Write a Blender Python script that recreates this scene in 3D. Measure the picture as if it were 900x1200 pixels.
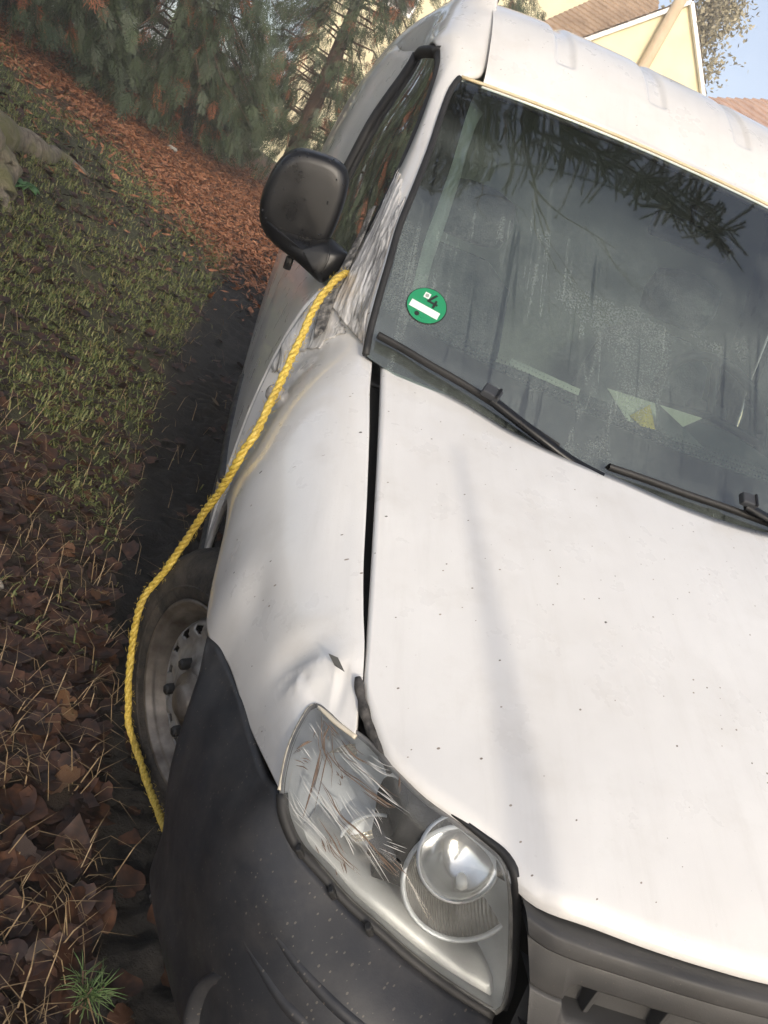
import bpy, bmesh, math, random
import numpy as np
from mathutils import Vector, Matrix

scene = bpy.context.scene
for o in list(bpy.data.objects):
    bpy.data.objects.remove(o)

# ------------------------------------------------------------------ camera
cam_data = bpy.data.cameras.new('camera')
cam = bpy.data.objects.new('camera', cam_data)
scene.collection.objects.link(cam)
cam_data.sensor_fit = 'VERTICAL'
cam_data.sensor_height = 36.0
cam_data.lens = 27.8095
cam_data.clip_start = 0.02
cam_data.clip_end = 2000.0
_r = [[0.887195, -0.378937, -0.263233], [-0.089263, 0.418771, -0.903694], [0.452678, 0.82525, 0.337706]]
cam.matrix_world = Matrix.Translation((-1.06070, -0.42901, 1.24509)) @ Matrix(_r).to_4x4()
scene.camera = cam

# ------------------------------------------------------------------ light
SUN_EL, SUN_AZ = math.radians(24.0), math.radians(174.0)      # azimuth clockwise from +Y
world = bpy.data.worlds.new('World')
scene.world = world
world.use_nodes = True
wn = world.node_tree.nodes
sky = wn.new('ShaderNodeTexSky')
sky.sky_type = 'NISHITA'
sky.sun_disc = False
sky.sun_elevation = SUN_EL
sky.sun_rotation = SUN_AZ
sky.air_density = 0.8
sky.dust_density = 3.4
sky.ozone_density = 0.6
hs = wn.new('ShaderNodeHueSaturation')                        # thin overcast: paler sky all round
hs.inputs['Saturation'].default_value = 0.70
world.node_tree.links.new(sky.outputs[0], hs.inputs['Color'])
world.node_tree.links.new(hs.outputs[0], wn['Background'].inputs[0])
wn['Background'].inputs[1].default_value = 0.15
sun_data = bpy.data.lights.new('sun', 'SUN')
sun_data.energy = 0.85
sun_data.angle = math.radians(0.7)
sun_data.color = (1.0, 0.90, 0.76)
sun = bpy.data.objects.new('sun', sun_data)
scene.collection.objects.link(sun)
sd = Vector((math.sin(SUN_AZ) * math.cos(SUN_EL), math.cos(SUN_AZ) * math.cos(SUN_EL), math.sin(SUN_EL)))
sun.rotation_euler = sd.to_track_quat('Z', 'Y').to_euler()
scene.view_settings.view_transform = 'Standard'
scene.view_settings.look = 'None'
scene.view_settings.gamma = 1.0
scene.view_settings.use_curve_mapping = False
scene.view_settings.exposure = 0.9

# ------------------------------------------------------------------ helpers
COL = scene.collection
RNG = np.random.default_rng(7)
random.seed(7)

def V(p):
    return np.array(p, dtype=float)

def mesh_obj(name, verts, faces, mat=None, parent=None, smooth=True):
    me = bpy.data.meshes.new(name)
    me.from_pydata([tuple(map(float, v)) for v in verts], [], [tuple(map(int, f)) for f in faces])
    me.update()
    if smooth:
        me.polygons.foreach_set('use_smooth', [True] * len(me.polygons))
    if mat is not None:
        me.materials.append(mat)
    o = bpy.data.objects.new(name, me)
    COL.objects.link(o)
    if parent is not None:
        o.parent = parent
    return o

def tri_soup(name, tris, mat, parent=None, smooth=False, nper=3):
    """tris: (n, nper, 3) array of loose polygons -> one mesh"""
    tris = np.asarray(tris, dtype=np.float32)
    n = tris.shape[0]
    me = bpy.data.meshes.new(name)
    me.vertices.add(n * nper)
    me.vertices.foreach_set('co', tris.reshape(-1))
    me.loops.add(n * nper)
    me.loops.foreach_set('vertex_index', np.arange(n * nper, dtype=np.int32))
    me.polygons.add(n)
    me.polygons.foreach_set('loop_start', np.arange(0, n * nper, nper, dtype=np.int32))
    me.polygons.foreach_set('loop_total', np.full(n, nper, dtype=np.int32))
    me.update(calc_edges=True)
    if mat is not None:
        me.materials.append(mat)
    o = bpy.data.objects.new(name, me)
    COL.objects.link(o)
    if parent is not None:
        o.parent = parent
    return o

def empty(name, loc=(0, 0, 0), rot=(0, 0, 0), parent=None):
    o = bpy.data.objects.new(name, None)
    o.location = loc
    o.rotation_euler = rot
    o.empty_display_size = 0.2
    COL.objects.link(o)
    if parent is not None:
        o.parent = parent
    return o

def tag(o, label=None, cat=None, group=None, kind=None):
    if label: o['label'] = label
    if cat: o['category'] = cat
    if group: o['group'] = group
    if kind: o['kind'] = kind
    return o

def cr(pts, n, closed=False):
    """Catmull-Rom through pts, n samples evenly by chord length"""
    p = np.array([V(q) for q in pts])
    k = len(p)
    if closed:
        ext = np.vstack([p[-1], p, p[0], p[1]])
        seg = k
    else:
        ext = np.vstack([2 * p[0] - p[1], p, 2 * p[-1] - p[-2]])
        seg = k - 1
    L = [np.linalg.norm(ext[i + 2] - ext[i + 1]) for i in range(seg)]
    cum = np.concatenate([[0], np.cumsum(L)])
    out = []
    for s in np.linspace(0, cum[-1], n, endpoint=not closed):
        i = min(int(np.searchsorted(cum, s, side='right') - 1), seg - 1)
        t = (s - cum[i]) / max(L[i], 1e-9)
        a, b, c, d = ext[i], ext[i + 1], ext[i + 2], ext[i + 3]
        out.append(0.5 * ((2 * b) + (-a + c) * t + (2 * a - 5 * b + 4 * c - d) * t * t + (-a + 3 * b - 3 * c + d) * t ** 3))
    return np.array(out)

def patch(rows, nu, nv):
    """smooth grid through a grid of control points; rows x cols -> nu x nv x 3"""
    a = [cr(r, nv) for r in rows]
    a = np.array(a)
    return np.stack([cr(a[:, j], nu) for j in range(nv)], axis=1)

def grid_faces(nu, nv, closed_u=False, closed_v=False):
    f = []
    for i in range(nu if closed_u else nu - 1):
        for j in range(nv if closed_v else nv - 1):
            a, b = i * nv + j, i * nv + (j + 1) % nv
            c, d = ((i + 1) % nu) * nv + (j + 1) % nv, ((i + 1) % nu) * nv + j
            f.append((a, b, c, d))
    return f

def grid_obj(name, g, mat, parent=None, thick=0.0, flip=False, closed_u=False, closed_v=False, offset=-1.0):
    nu, nv = g.shape[:2]
    f = grid_faces(nu, nv, closed_u, closed_v)
    if flip:
        f = [q[::-1] for q in f]
    o = mesh_obj(name, g.reshape(-1, 3), f, mat, parent)
    if thick:
        m = o.modifiers.new('solid', 'SOLIDIFY')
        m.thickness = thick
        m.offset = offset
        m.use_even_offset = False
    return o

def face_out(o, ref):
    """turn the faces so that they look away from ref"""
    me = o.data
    s = sum(p.area * p.normal.dot(p.center - Vector(ref)) for p in me.polygons)
    if s < 0: me.flip_normals()
    return o

def mirror_x(o, name=None):
    """mirrored copy of a part (own mesh)"""
    me = o.data.copy()
    co = np.empty(len(me.vertices) * 3)
    me.vertices.foreach_get('co', co)
    co = co.reshape(-1, 3)
    co[:, 0] *= -1
    me.vertices.foreach_set('co', co.reshape(-1))
    me.flip_normals()
    c = o.copy()
    c.data = me
    c.name = name or o.name
    COL.objects.link(c)
    return c

def frame_along(path):
    p = np.array(path)
    t = np.gradient(p, axis=0)
    t /= np.linalg.norm(t, axis=1)[:, None] + 1e-12
    n = np.zeros_like(p)
    ref = np.array([0, 0, 1.0]) if abs(t[0, 2]) < 0.9 else np.array([1.0, 0, 0])
    n0 = np.cross(t[0], ref); n0 /= np.linalg.norm(n0)
    n[0] = n0
    for i in range(1, len(p)):
        v = n[i - 1] - t[i] * np.dot(n[i - 1], t[i])
        n[i] = v / (np.linalg.norm(v) + 1e-12)
    b = np.cross(t, n)
    return p, t, n, b

def tube_geo(path, rad, seg=8, cap=True):
    p, t, n, b = frame_along(path)
    rad = np.broadcast_to(rad, (len(p),))
    a = np.linspace(0, 2 * np.pi, seg, endpoint=False)
    v = p[:, None, :] + rad[:, None, None] * (np.cos(a)[None, :, None] * n[:, None, :] + np.sin(a)[None, :, None] * b[:, None, :])
    k = len(p)
    f = grid_faces(k, seg, closed_v=True)
    if cap:
        f = f + [tuple(range(seg))[::-1], tuple(range((k - 1) * seg, k * seg))]
    return v.reshape(-1, 3), f

class Geo:
    """collects simple shapes into ONE mesh"""
    def __init__(s): s.v, s.f = [], []
    def add(s, v, f):
        o = sum(len(q) for q in s.v)
        s.v.append(np.asarray(v, float))
        s.f += [tuple(i + o for i in q) for q in f]
        return s
    def tube(s, path, rad, seg=8): return s.add(*tube_geo(path, rad, seg))
    def box(s, c, size, rot=None):
        c, h = V(c), V(size) / 2
        v = np.array([[x, y, z] for x in (-1, 1) for y in (-1, 1) for z in (-1, 1)]) * h
        if rot is not None: v = v @ np.array(rot).T
        return s.add(v + c, [(0, 1, 3, 2), (4, 6, 7, 5), (0, 4, 5, 1), (2, 3, 7, 6), (0, 2, 6, 4), (1, 5, 7, 3)])
    def grid(s, g, cu=False, cv=False):
        return s.add(g.reshape(-1, 3), grid_faces(g.shape[0], g.shape[1], cu, cv))
    def obj(s, name, mat, parent=None, smooth=True, bevel=0, thick=0):
        o = mesh_obj(name, np.vstack(s.v), s.f, mat, parent, smooth)
        if thick:
            m = o.modifiers.new('solid', 'SOLIDIFY'); m.thickness = thick
        if bevel:
            m = o.modifiers.new('bevel', 'BEVEL'); m.width = bevel; m.segments = 2; m.limit_method = 'ANGLE'
        return o

def lathe_grid(profile, seg, centre, axis, up=(0, 0, 1)):
    """profile: list of (radius, offset along axis)"""
    ax = V(axis); ax /= np.linalg.norm(ax)
    u = np.cross(ax, V(up)); u /= np.linalg.norm(u)
    w = np.cross(ax, u)
    a = np.linspace(0, 2 * np.pi, seg, endpoint=False)
    return np.array([[V(centre) + ax * h + r * (np.cos(t) * u + np.sin(t) * w) for t in a] for r, h in profile])

def cub(x, X, Y):
    X = np.array(X); Y = np.array(Y); m = np.gradient(Y, X)
    i = int(np.clip(np.searchsorted(X, x) - 1, 0, len(X) - 2))
    h = X[i + 1] - X[i]; t = (x - X[i]) / h
    return (2 * t**3 - 3 * t**2 + 1) * Y[i] + (t**3 - 2 * t**2 + t) * h * m[i] + (-2 * t**3 + 3 * t**2) * Y[i + 1] + (t**3 - t**2) * h * m[i + 1]

def vnoise(x, y, seed=0):
    """smooth value noise on arrays"""
    x = np.asarray(x, float); y = np.asarray(y, float)
    xi, yi = np.floor(x).astype(int), np.floor(y).astype(int)
    xf, yf = x - xi, y - yi
    def hsh(a, b):
        n = (a * 374761393 + b * 668265263 + seed * 974711) & 0x7fffffff
        n = ((n ^ (n >> 13)) * 1274126177) & 0x7fffffff
        return ((n ^ (n >> 16)) & 0xffff) / 65535.0
    u, v = xf * xf * (3 - 2 * xf), yf * yf * (3 - 2 * yf)
    return (hsh(xi, yi) * (1 - u) + hsh(xi + 1, yi) * u) * (1 - v) + (hsh(xi, yi + 1) * (1 - u) + hsh(xi + 1, yi + 1) * u) * v

def fbm(x, y, seed=0, octv=4):
    s, a = 0, 0.5
    for k in range(octv):
        s = s + a * (vnoise(x * 2**k, y * 2**k, seed + k) - 0.5) * 2
        a *= 0.5
    return s

# ------------------------------------------------------------------ materials
def nodes_of(m):
    m.use_nodes = True
    return m.node_tree.nodes, m.node_tree.links, m.node_tree.nodes['Principled BSDF']

def setin(b, name, val):
    if name in b.inputs: b.inputs[name].default_value = val

def ramp(n, l, src, stops):
    r = n.new('ShaderNodeValToRGB')
    e = r.color_ramp.elements
    while len(e) < len(stops): e.new(0.5)
    for q, (p, c) in zip(e, stops):
        q.position = p
        q.color = c if len(c) == 4 else (*c, 1)
    l.new(src, r.inputs[0])
    return r.outputs[0]

def tex_noise(n, l, scale, detail=4, rough=0.55, coord='Object', vec=None, dist=0.0):
    t = n.new('ShaderNodeTexNoise')
    t.inputs['Scale'].default_value = scale
    t.inputs['Detail'].default_value = detail
    t.inputs['Roughness'].default_value = rough
    t.inputs['Distortion'].default_value = dist
    if vec is None:
        tc = n.new('ShaderNodeTexCoord'); vec = tc.outputs[coord]
    l.new(vec, t.inputs['Vector'])
    return t.outputs['Fac']

def mapped(n, l, scale=(1, 1, 1), rot=(0, 0, 0), coord='Object'):
    tc = n.new('ShaderNodeTexCoord'); mp = n.new('ShaderNodeMapping')
    mp.inputs['Scale'].default_value = scale
    mp.inputs['Rotation'].default_value = rot
    l.new(tc.outputs[coord], mp.inputs['Vector'])
    return mp.outputs[0]

def mixc(n, l, fac, a, b):
    m = n.new('ShaderNodeMix'); m.data_type = 'RGBA'
    for sock, v in ((m.inputs[0], fac), (m.inputs[6], a), (m.inputs[7], b)):
        if hasattr(v, 'is_linked') or isinstance(v, bpy.types.NodeSocket): l.new(v, sock)
        elif isinstance(v, (int, float)): sock.default_value = v
        else: sock.default_value = (*v, 1) if len(v) == 3 else v
    return m.outputs[2]

def bump(n, l, b, src, strength=0.3, dist=0.01):
    k = n.new('ShaderNodeBump')
    k.inputs['Strength'].default_value = strength
    k.inputs['Distance'].default_value = dist
    l.new(src, k.inputs['Height'])
    l.new(k.outputs[0], b.inputs['Normal'])

def simple(name, c1, c2=None, scale=8, rough=0.5, metal=0, bstr=0, bdist=0.005, bscale=None, spec=0.5, coat=0, detail=4):
    m = bpy.data.materials.new(name)
    n, l, b = nodes_of(m)
    setin(b, 'Roughness', rough); setin(b, 'Metallic', metal); setin(b, 'Specular IOR Level', spec); setin(b, 'Coat Weight', coat)
    setin(b, 'Base Color', (*c1, 1))
    if c2 is not None:
        l.new(ramp(n, l, tex_noise(n, l, scale, detail), [(0.3, c1), (0.7, c2)]), b.inputs['Base Color'])
    if bstr:
        bump(n, l, b, tex_noise(n, l, bscale or scale * 2, 5), bstr, bdist)
    return m

def obj_random(n):
    return n.new('ShaderNodeObjectInfo').outputs['Random']

def paint_material():
    m = bpy.data.materials.new('white_paint')
    n, l, b = nodes_of(m)
    base = ramp(n, l, tex_noise(n, l, 3.0, 6, 0.6), [(0.3, (0.69, 0.67, 0.635)), (0.65, (0.78, 0.763, 0.73))])
    # thin film of road dirt, cloudy
    dirt = ramp(n, l, tex_noise(n, l, 9.0, 8, 0.65), [(0.52, (0, 0, 0)), (0.8, (0.35, 0.35, 0.35))])
    base = mixc(n, l, dirt, base, (0.50, 0.46, 0.40))
    # specks: bits of needle, bark and dried drops
    vo = n.new('ShaderNodeTexVoronoi'); vo.inputs['Scale'].default_value = 46.0
    vo.voronoi_dimensions = '2D'
    tc = n.new('ShaderNodeTexCoord')
    sx = n.new('ShaderNodeSeparateXYZ'); l.new(tc.outputs['Object'], sx.inputs[0])
    m1 = n.new('ShaderNodeMath'); m1.operation = 'SUBTRACT'; l.new(sx.outputs[0], m1.inputs[0]); l.new(sx.outputs[2], m1.inputs[1])
    m2_ = n.new('ShaderNodeMath'); m2_.operation = 'MULTIPLY_ADD'; m2_.inputs[1].default_value = .2
    l.new(sx.outputs[2], m2_.inputs[0]); l.new(sx.outputs[1], m2_.inputs[2])
    cx = n.new('ShaderNodeCombineXYZ'); l.new(m1.outputs[0], cx.inputs[0]); l.new(m2_.outputs[0], cx.inputs[1])
    l.new(cx.outputs[0], vo.inputs['Vector'])
    vo3 = n.new('ShaderNodeTexVoronoi'); vo3.voronoi_dimensions = '2D'; vo3.inputs['Scale'].default_value = 9.0
    l.new(cx.outputs[0], vo3.inputs['Vector'])
    lt = n.new('ShaderNodeMath'); lt.operation = 'LESS_THAN'
    l.new(vo.outputs['Distance'], lt.inputs[0])
    # random size per cell: most cells have none
    sep = n.new('ShaderNodeSeparateColor'); l.new(vo.outputs['Color'], sep.inputs[0])
    mr = n.new('ShaderNodeMapRange'); mr.inputs[1].default_value = 0.86; mr.inputs[2].default_value = 1.0
    mr.inputs[3].default_value = 0.006; mr.inputs[4].default_value = 0.075; mr.clamp = False
    l.new(sep.outputs[0], mr.inputs[0]); l.new(mr.outputs[0], lt.inputs[1])
    spc = mixc(n, l, sep.outputs[1], (0.10, 0.07, 0.045), (0.36, 0.30, 0.24))
    base = mixc(n, l, lt.outputs[0], base, spc)
    # a few bigger dark chips and brown drop marks
    sep3 = n.new('ShaderNodeSeparateColor'); l.new(vo3.outputs['Color'], sep3.inputs[0])
    mr3 = n.new('ShaderNodeMapRange'); mr3.inputs[1].default_value = .78; mr3.inputs[2].default_value = 1.0; mr3.inputs[3].default_value = 0.0; mr3.inputs[4].default_value = .036
    l.new(sep3.outputs[0], mr3.inputs[0])
    wob = n.new('ShaderNodeMath'); wob.operation = 'MULTIPLY_ADD'; wob.inputs[1].default_value = .030; l.new(tex_noise(n, l, 230, 2), wob.inputs[0]); l.new(vo3.outputs['Distance'], wob.inputs[2])
    lt3 = n.new('ShaderNodeMath'); lt3.operation = 'LESS_THAN'; l.new(wob.outputs[0], lt3.inputs[0]); l.new(mr3.outputs[0], lt3.inputs[1])
    base = mixc(n, l, lt3.outputs[0], base, (.07, .055, .045))
    # rain-washed streaks of grey film
    stre = ramp(n, l, tex_noise(n, l, 1.0, 5, .7, vec=mapped(n, l, (38, 3.5, 6))), [(.50, (0, 0, 0)), (.78, (.22, .22, .22))])
    base = mixc(n, l, stre, base, (.52, .49, .44))
    l.new(base, b.inputs['Base Color'])
    setin(b, 'Coat Weight', 0.75); setin(b, 'Coat Roughness', 0.05)
    r = ramp(n, l, tex_noise(n, l, 14, 6), [(0.35, (0.26,) * 3), (0.7, (0.42,) * 3)])
    l.new(r, b.inputs['Roughness'])
    # dried water drops: very small relief
    vo2 = n.new('ShaderNodeTexVoronoi'); vo2.inputs['Scale'].default_value = 120.0
    l.new(tc.outputs['Object'], vo2.inputs['Vector'])
    r2 = ramp(n, l, vo2.outputs['Distance'], [(0.08, (1, 1, 1)), (0.22, (0, 0, 0))])
    ms = n.new('ShaderNodeMath'); ms.operation = 'MULTIPLY'; l.new(r2, ms.inputs[0])
    ms2 = ramp(n, l, tex_noise(n, l, 6, 3), [(0.5, (0, 0, 0)), (0.62, (1, 1, 1))])
    l.new(ms2, ms.inputs[1])
    bump(n, l, b, ms.outputs[0], 0.12, 0.002)
    return m

def plastic_material(name, c=(0.016, 0.017, 0.020), dust=0.5, rough=0.42):
    m = bpy.data.materials.new(name)
    n, l, b = nodes_of(m)
    base = ramp(n, l, tex_noise(n, l, 6, 6), [(0.3, c), (0.75, tuple(1.7 * q for q in c))])
    # splashed mud: fine streaks and dots
    vo = n.new('ShaderNodeTexVoronoi'); vo.inputs['Scale'].default_value = 150.0
    vo.voronoi_dimensions = '2D'
    tc = n.new('ShaderNodeTexCoord'); sx = n.new('ShaderNodeSeparateXYZ'); l.new(tc.outputs['Object'], sx.inputs[0])
    m1 = n.new('ShaderNodeVectorMath'); m1.operation = 'DOT_PRODUCT'; m1.inputs[1].default_value = (.76, -.65, 0); l.new(tc.outputs['Object'], m1.inputs[0])
    m2_ = n.new('ShaderNodeVectorMath'); m2_.operation = 'DOT_PRODUCT'; m2_.inputs[1].default_value = (.15, .17, .70); l.new(tc.outputs['Object'], m2_.inputs[0])
    cx = n.new('ShaderNodeCombineXYZ'); l.new(m1.outputs['Value'], cx.inputs[0]); l.new(m2_.outputs['Value'], cx.inputs[1])
    l.new(cx.outputs[0], vo.inputs['Vector'])
    sep = n.new('ShaderNodeSeparateColor'); l.new(vo.outputs['Color'], sep.inputs[0])
    mr = n.new('ShaderNodeMapRange'); mr.inputs[1].default_value = 0.74; mr.inputs[2].default_value = 1.0
    mr.inputs[3].default_value = 0.0; mr.inputs[4].default_value = 0.20 * dust
    l.new(sep.outputs[0], mr.inputs[0])
    lt = n.new('ShaderNodeMath'); lt.operation = 'LESS_THAN'
    l.new(vo.outputs['Distance'], lt.inputs[0]); l.new(mr.outputs[0], lt.inputs[1])
    base = mixc(n, l, lt.outputs[0], base, (0.085, 0.076, 0.064))
    film = ramp(n, l, tex_noise(n, l, 11, 8, 0.7), [(0.42, (0, 0, 0)), (0.78, (0.18 * dust,) * 3)])
    base = mixc(n, l, film, base, (0.20, 0.175, 0.15))
    setin(b, 'Specular IOR Level', .36)
    l.new(base, b.inputs['Base Color'])
    l.new(ramp(n, l, tex_noise(n, l, 18, 5), [(0.3, (rough - .08,) * 3), (0.7, (rough + .16,) * 3)]), b.inputs['Roughness'])
    bump(n, l, b, tex_noise(n, l, 420, 2), 0.12, 0.001)
    return m

def glass_material(name, tint, fog=0.0, ior=1.75, rough=0.0):
    """thin sheet: see-through, mirrors the sky by Fresnel; fog = condensation with running drops"""
    m = bpy.data.materials.new(name)
    n, l, b = nodes_of(m)
    out = n['Material Output']
    n.remove(b)
    tr = n.new('ShaderNodeBsdfTransparent'); tr.inputs[0].default_value = (*tint, 1)
    gl = n.new('ShaderNodeBsdfGlossy'); gl.inputs['Roughness'].default_value = rough
    fr = n.new('ShaderNodeFresnel'); fr.inputs[0].default_value = ior
    mx = n.new('ShaderNodeMixShader')
    l.new(fr.outputs[0], mx.inputs[0]); l.new(tr.outputs[0], mx.inputs[1]); l.new(gl.outputs[0], mx.inputs[2])
    last = mx.outputs[0]
    if fog:
        df = n.new('ShaderNodeBsdfDiffuse'); df.inputs[0].default_value = (0.58, 0.66, 0.62, 1)
        tl = n.new('ShaderNodeBsdfTranslucent'); tl.inputs[0].default_value = (0.58, 0.70, 0.64, 1)
        ad = n.new('ShaderNodeMixShader'); ad.inputs[0].default_value = 0.5
        l.new(df.outputs[0], ad.inputs[1]); l.new(tl.outputs[0], ad.inputs[2])
        cloud = ramp(n, l, tex_noise(n, l, 2.6, 5, 0.6), [(0.34, (0.25,) * 3), (0.66, (1, 1, 1))])
        # run-down streaks: long along the slope of the glass
        run = tex_noise(n, l, 1.0, 2, 0.5, vec=mapped(n, l, (34, 1.6, 1.6)), dist=1.0)
        runm = ramp(n, l, run, [(0.30, (0.22,) * 3), (0.36, (.55,) * 3), (0.61, (.58,) * 3), (0.645, (.85,) * 3), (.69, (.58,) * 3)])
        grain = ramp(n, l, tex_noise(n, l, 260, 2), [(0.36, (0.7,) * 3), (0.62, (1.25,) * 3)])
        a = n.new('ShaderNodeMath'); a.operation = 'MULTIPLY'; l.new(cloud, a.inputs[0]); l.new(runm, a.inputs[1])
        a2 = n.new('ShaderNodeMath'); a2.operation = 'MULTIPLY'; l.new(a.outputs[0], a2.inputs[0]); l.new(grain, a2.inputs[1])
        tz = n.new('ShaderNodeTexCoord'); dz = n.new('ShaderNodeVectorMath'); dz.operation = 'DOT_PRODUCT'; dz.inputs[1].default_value = (.10, 0, 1.0); l.new(tz.outputs['Object'], dz.inputs[0])
        wz = n.new('ShaderNodeMath'); wz.operation = 'MULTIPLY_ADD'; wz.inputs[1].default_value = .30; l.new(tex_noise(n, l, 5, 4, .6), wz.inputs[0]); l.new(dz.outputs['Value'], wz.inputs[2])
        mz = n.new('ShaderNodeMapRange'); mz.inputs[1].default_value = 1.68; mz.inputs[2].default_value = 1.44; mz.inputs[3].default_value = .06; mz.inputs[4].default_value = 1.0; l.new(wz.outputs[0], mz.inputs[0])
        a25 = n.new('ShaderNodeMath'); a25.operation = 'MULTIPLY'; l.new(a2.outputs[0], a25.inputs[0]); l.new(mz.outputs[0], a25.inputs[1])
        a3 = n.new('ShaderNodeMath'); a3.operation = 'MULTIPLY'; l.new(a25.outputs[0], a3.inputs[0]); a3.inputs[1].default_value = fog
        a3.use_clamp = True
        m2 = n.new('ShaderNodeMixShader')
        l.new(a3.outputs[0], m2.inputs[0]); l.new(last, m2.inputs[1]); l.new(ad.outputs[0], m2.inputs[2])
        last = m2.outputs[0]
    l.new(last, out.inputs['Surface'])
    return m

M = {}
M['paint'] = paint_material()
M['plastic'] = plastic_material('black_bumper_plastic', dust=0.9)
M['plastic_clean'] = plastic_material('black_mirror_plastic', (0.005, 0.0053, 0.0062), dust=0.06, rough=0.30)
M['grille'] = plastic_material('sunlit_grille_plastic', (0.040, 0.039, 0.038), dust=0.5, rough=0.5)  # grille looks sunlit: the lighter grey is put into the base colour
M['rubber'] = simple('black_rubber', (0.012, 0.012, 0.012), (0.022, 0.021, 0.02), 20, 0.6)
M['dark'] = simple('dark_underside', (0.008, 0.008, 0.008), (0.016, 0.015, 0.014), 9, 0.85)
M['frit'] = simple('black_ceramic_band', (0.006, 0.006, 0.007), None, rough=0.25)
M['windscreen'] = glass_material('windscreen_glass', (0.80, 0.93, 0.85), fog=0.62, ior=2.45)
M['side_glass'] = glass_material('door_glass', (0.55, 0.68, 0.58), fog=0.05, ior=1.7)
M['lens'] = None
M['trim_light'] = simple('pale_interior_trim', (0.62, 0.66, 0.60), (0.70, 0.73, 0.68), 5, 0.7)
M['dash'] = simple('grey_dashboard', (0.045, 0.055, 0.052), (0.075, 0.085, 0.08), 12, 0.65, bstr=0.2, bscale=300, bdist=0.001)
M['seat'] = simple('grey_seat_cloth', (0.07, 0.08, 0.08), (0.13, 0.14, 0.135), 30, 0.9, bstr=0.3, bscale=200)
M['bulkhead'] = simple('beige_bulkhead', (0.58, 0.58, 0.50), (0.68, 0.67, 0.58), 3, 0.75)
M['metal_dirty'] = simple('dirty_steel', (0.055, 0.04, 0.03), (0.27, 0.24, 0.205), 16, 0.5, metal=0.5, bstr=0.4, bdist=0.004, detail=8)
M['steel_disc'] = simple('grey_steel_disc', (0.13, 0.12, 0.11), (0.46, 0.45, 0.43), 20, 0.42, metal=0.5, bstr=0.3, bdist=0.003, detail=8)
M['chrome'] = simple('chromed_reflector', (0.88, 0.87, 0.84), None, rough=0.16, metal=0.85)
M['lamp_grey'] = simple('satin_lamp_housing', (0.58, 0.60, 0.61), (0.68, 0.70, 0.71), 10, 0.35, metal=0.1)
M['bulb'] = simple('bulb_glass', (0.8, 0.8, 0.78), None, rough=0.05, spec=0.8)
M['amber'] = simple('amber_insert', (0.75, 0.48, 0.16), None, rough=0.25, metal=0.4)
M['paper'] = simple('yellowed_paper', (0.62, 0.62, 0.48), (0.70, 0.70, 0.58), 14, 0.8)
M['yellow_card'] = simple('yellow_card', (0.75, 0.55, 0.03), None, rough=0.6)
M['sticker'] = simple('green_sticker', (0.012, 0.24, 0.10), None, rough=0.4)
M['white_print'] = simple('white_print', (0.72, 0.75, 0.72), None, rough=0.5)
M['black_print'] = simple('black_print', (0.01, 0.012, 0.01), None, rough=0.5)

# ================================================================== THE VAN
# van frame: x to the van's left, y towards its tail, z up; front of the bonnet near y = 0.1
VAN_ROLL = math.radians(-6.0)                         # right wheels stand lower, in the rut
van = empty('panel_van', (0, 0, 0), (0, VAN_ROLL, 0))
tag(van, 'white dented panel van standing in mud beside the grassy bank', 'van')

def lens_material():
    m = bpy.data.materials.new('scratched_lamp_lens')
    n, l, b = nodes_of(m)
    out = n['Material Output']; n.remove(b)
    tr = n.new('ShaderNodeBsdfTransparent'); tr.inputs[0].default_value = (0.95, 0.97, 0.98, 1)
    gl = n.new('ShaderNodeBsdfGlossy'); gl.inputs['Roughness'].default_value = 0.04
    fr = n.new('ShaderNodeFresnel'); fr.inputs[0].default_value = 1.5
    mx = n.new('ShaderNodeMixShader')
    l.new(fr.outputs[0], mx.inputs[0]); l.new(tr.outputs[0], mx.inputs[1]); l.new(gl.outputs[0], mx.inputs[2])
    df = n.new('ShaderNodeBsdfDiffuse')
    grime = ramp(n, l, tex_noise(n, l, 24, 7, .7), [(.40, (.02,) * 3), (.78, (.13,) * 3)])
    l.new(ramp(n, l, tex_noise(n, l, 12, 5), [(.35, (.50, .50, .48)), (.7, (.66, .66, .65))]), df.inputs[0])
    haze = n.new('ShaderNodeMath'); haze.operation = 'ADD'; haze.inputs[1].default_value = 0.04; haze.use_clamp = True
    l.new(grime, haze.inputs[0])
    m2 = n.new('ShaderNodeMixShader'); l.new(haze.outputs[0], m2.inputs[0]); l.new(mx.outputs[0], m2.inputs[1]); l.new(df.outputs[0], m2.inputs[2])
    l.new(m2.outputs[0], out.inputs['Surface'])
    return m
M['lens'] = lens_material()

# ---------------------------------------------------------------- bonnet
HY = [-.10, -0.02, 0.05, 0.12, 0.22, 0.36, 0.6, 0.93, 1.05, 1.3]
HZ = [.55, .66, .735, .78, .823, .870, .942, 1.03, 1.058, 1.11]
def bonnet_z(x, y):
    dr = np.interp(y, [0.0, .3, 1.03], [.075, .075, .015])
    return cub(y, HY, HZ) - dr * (abs(x) / .67) ** 2.4

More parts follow.
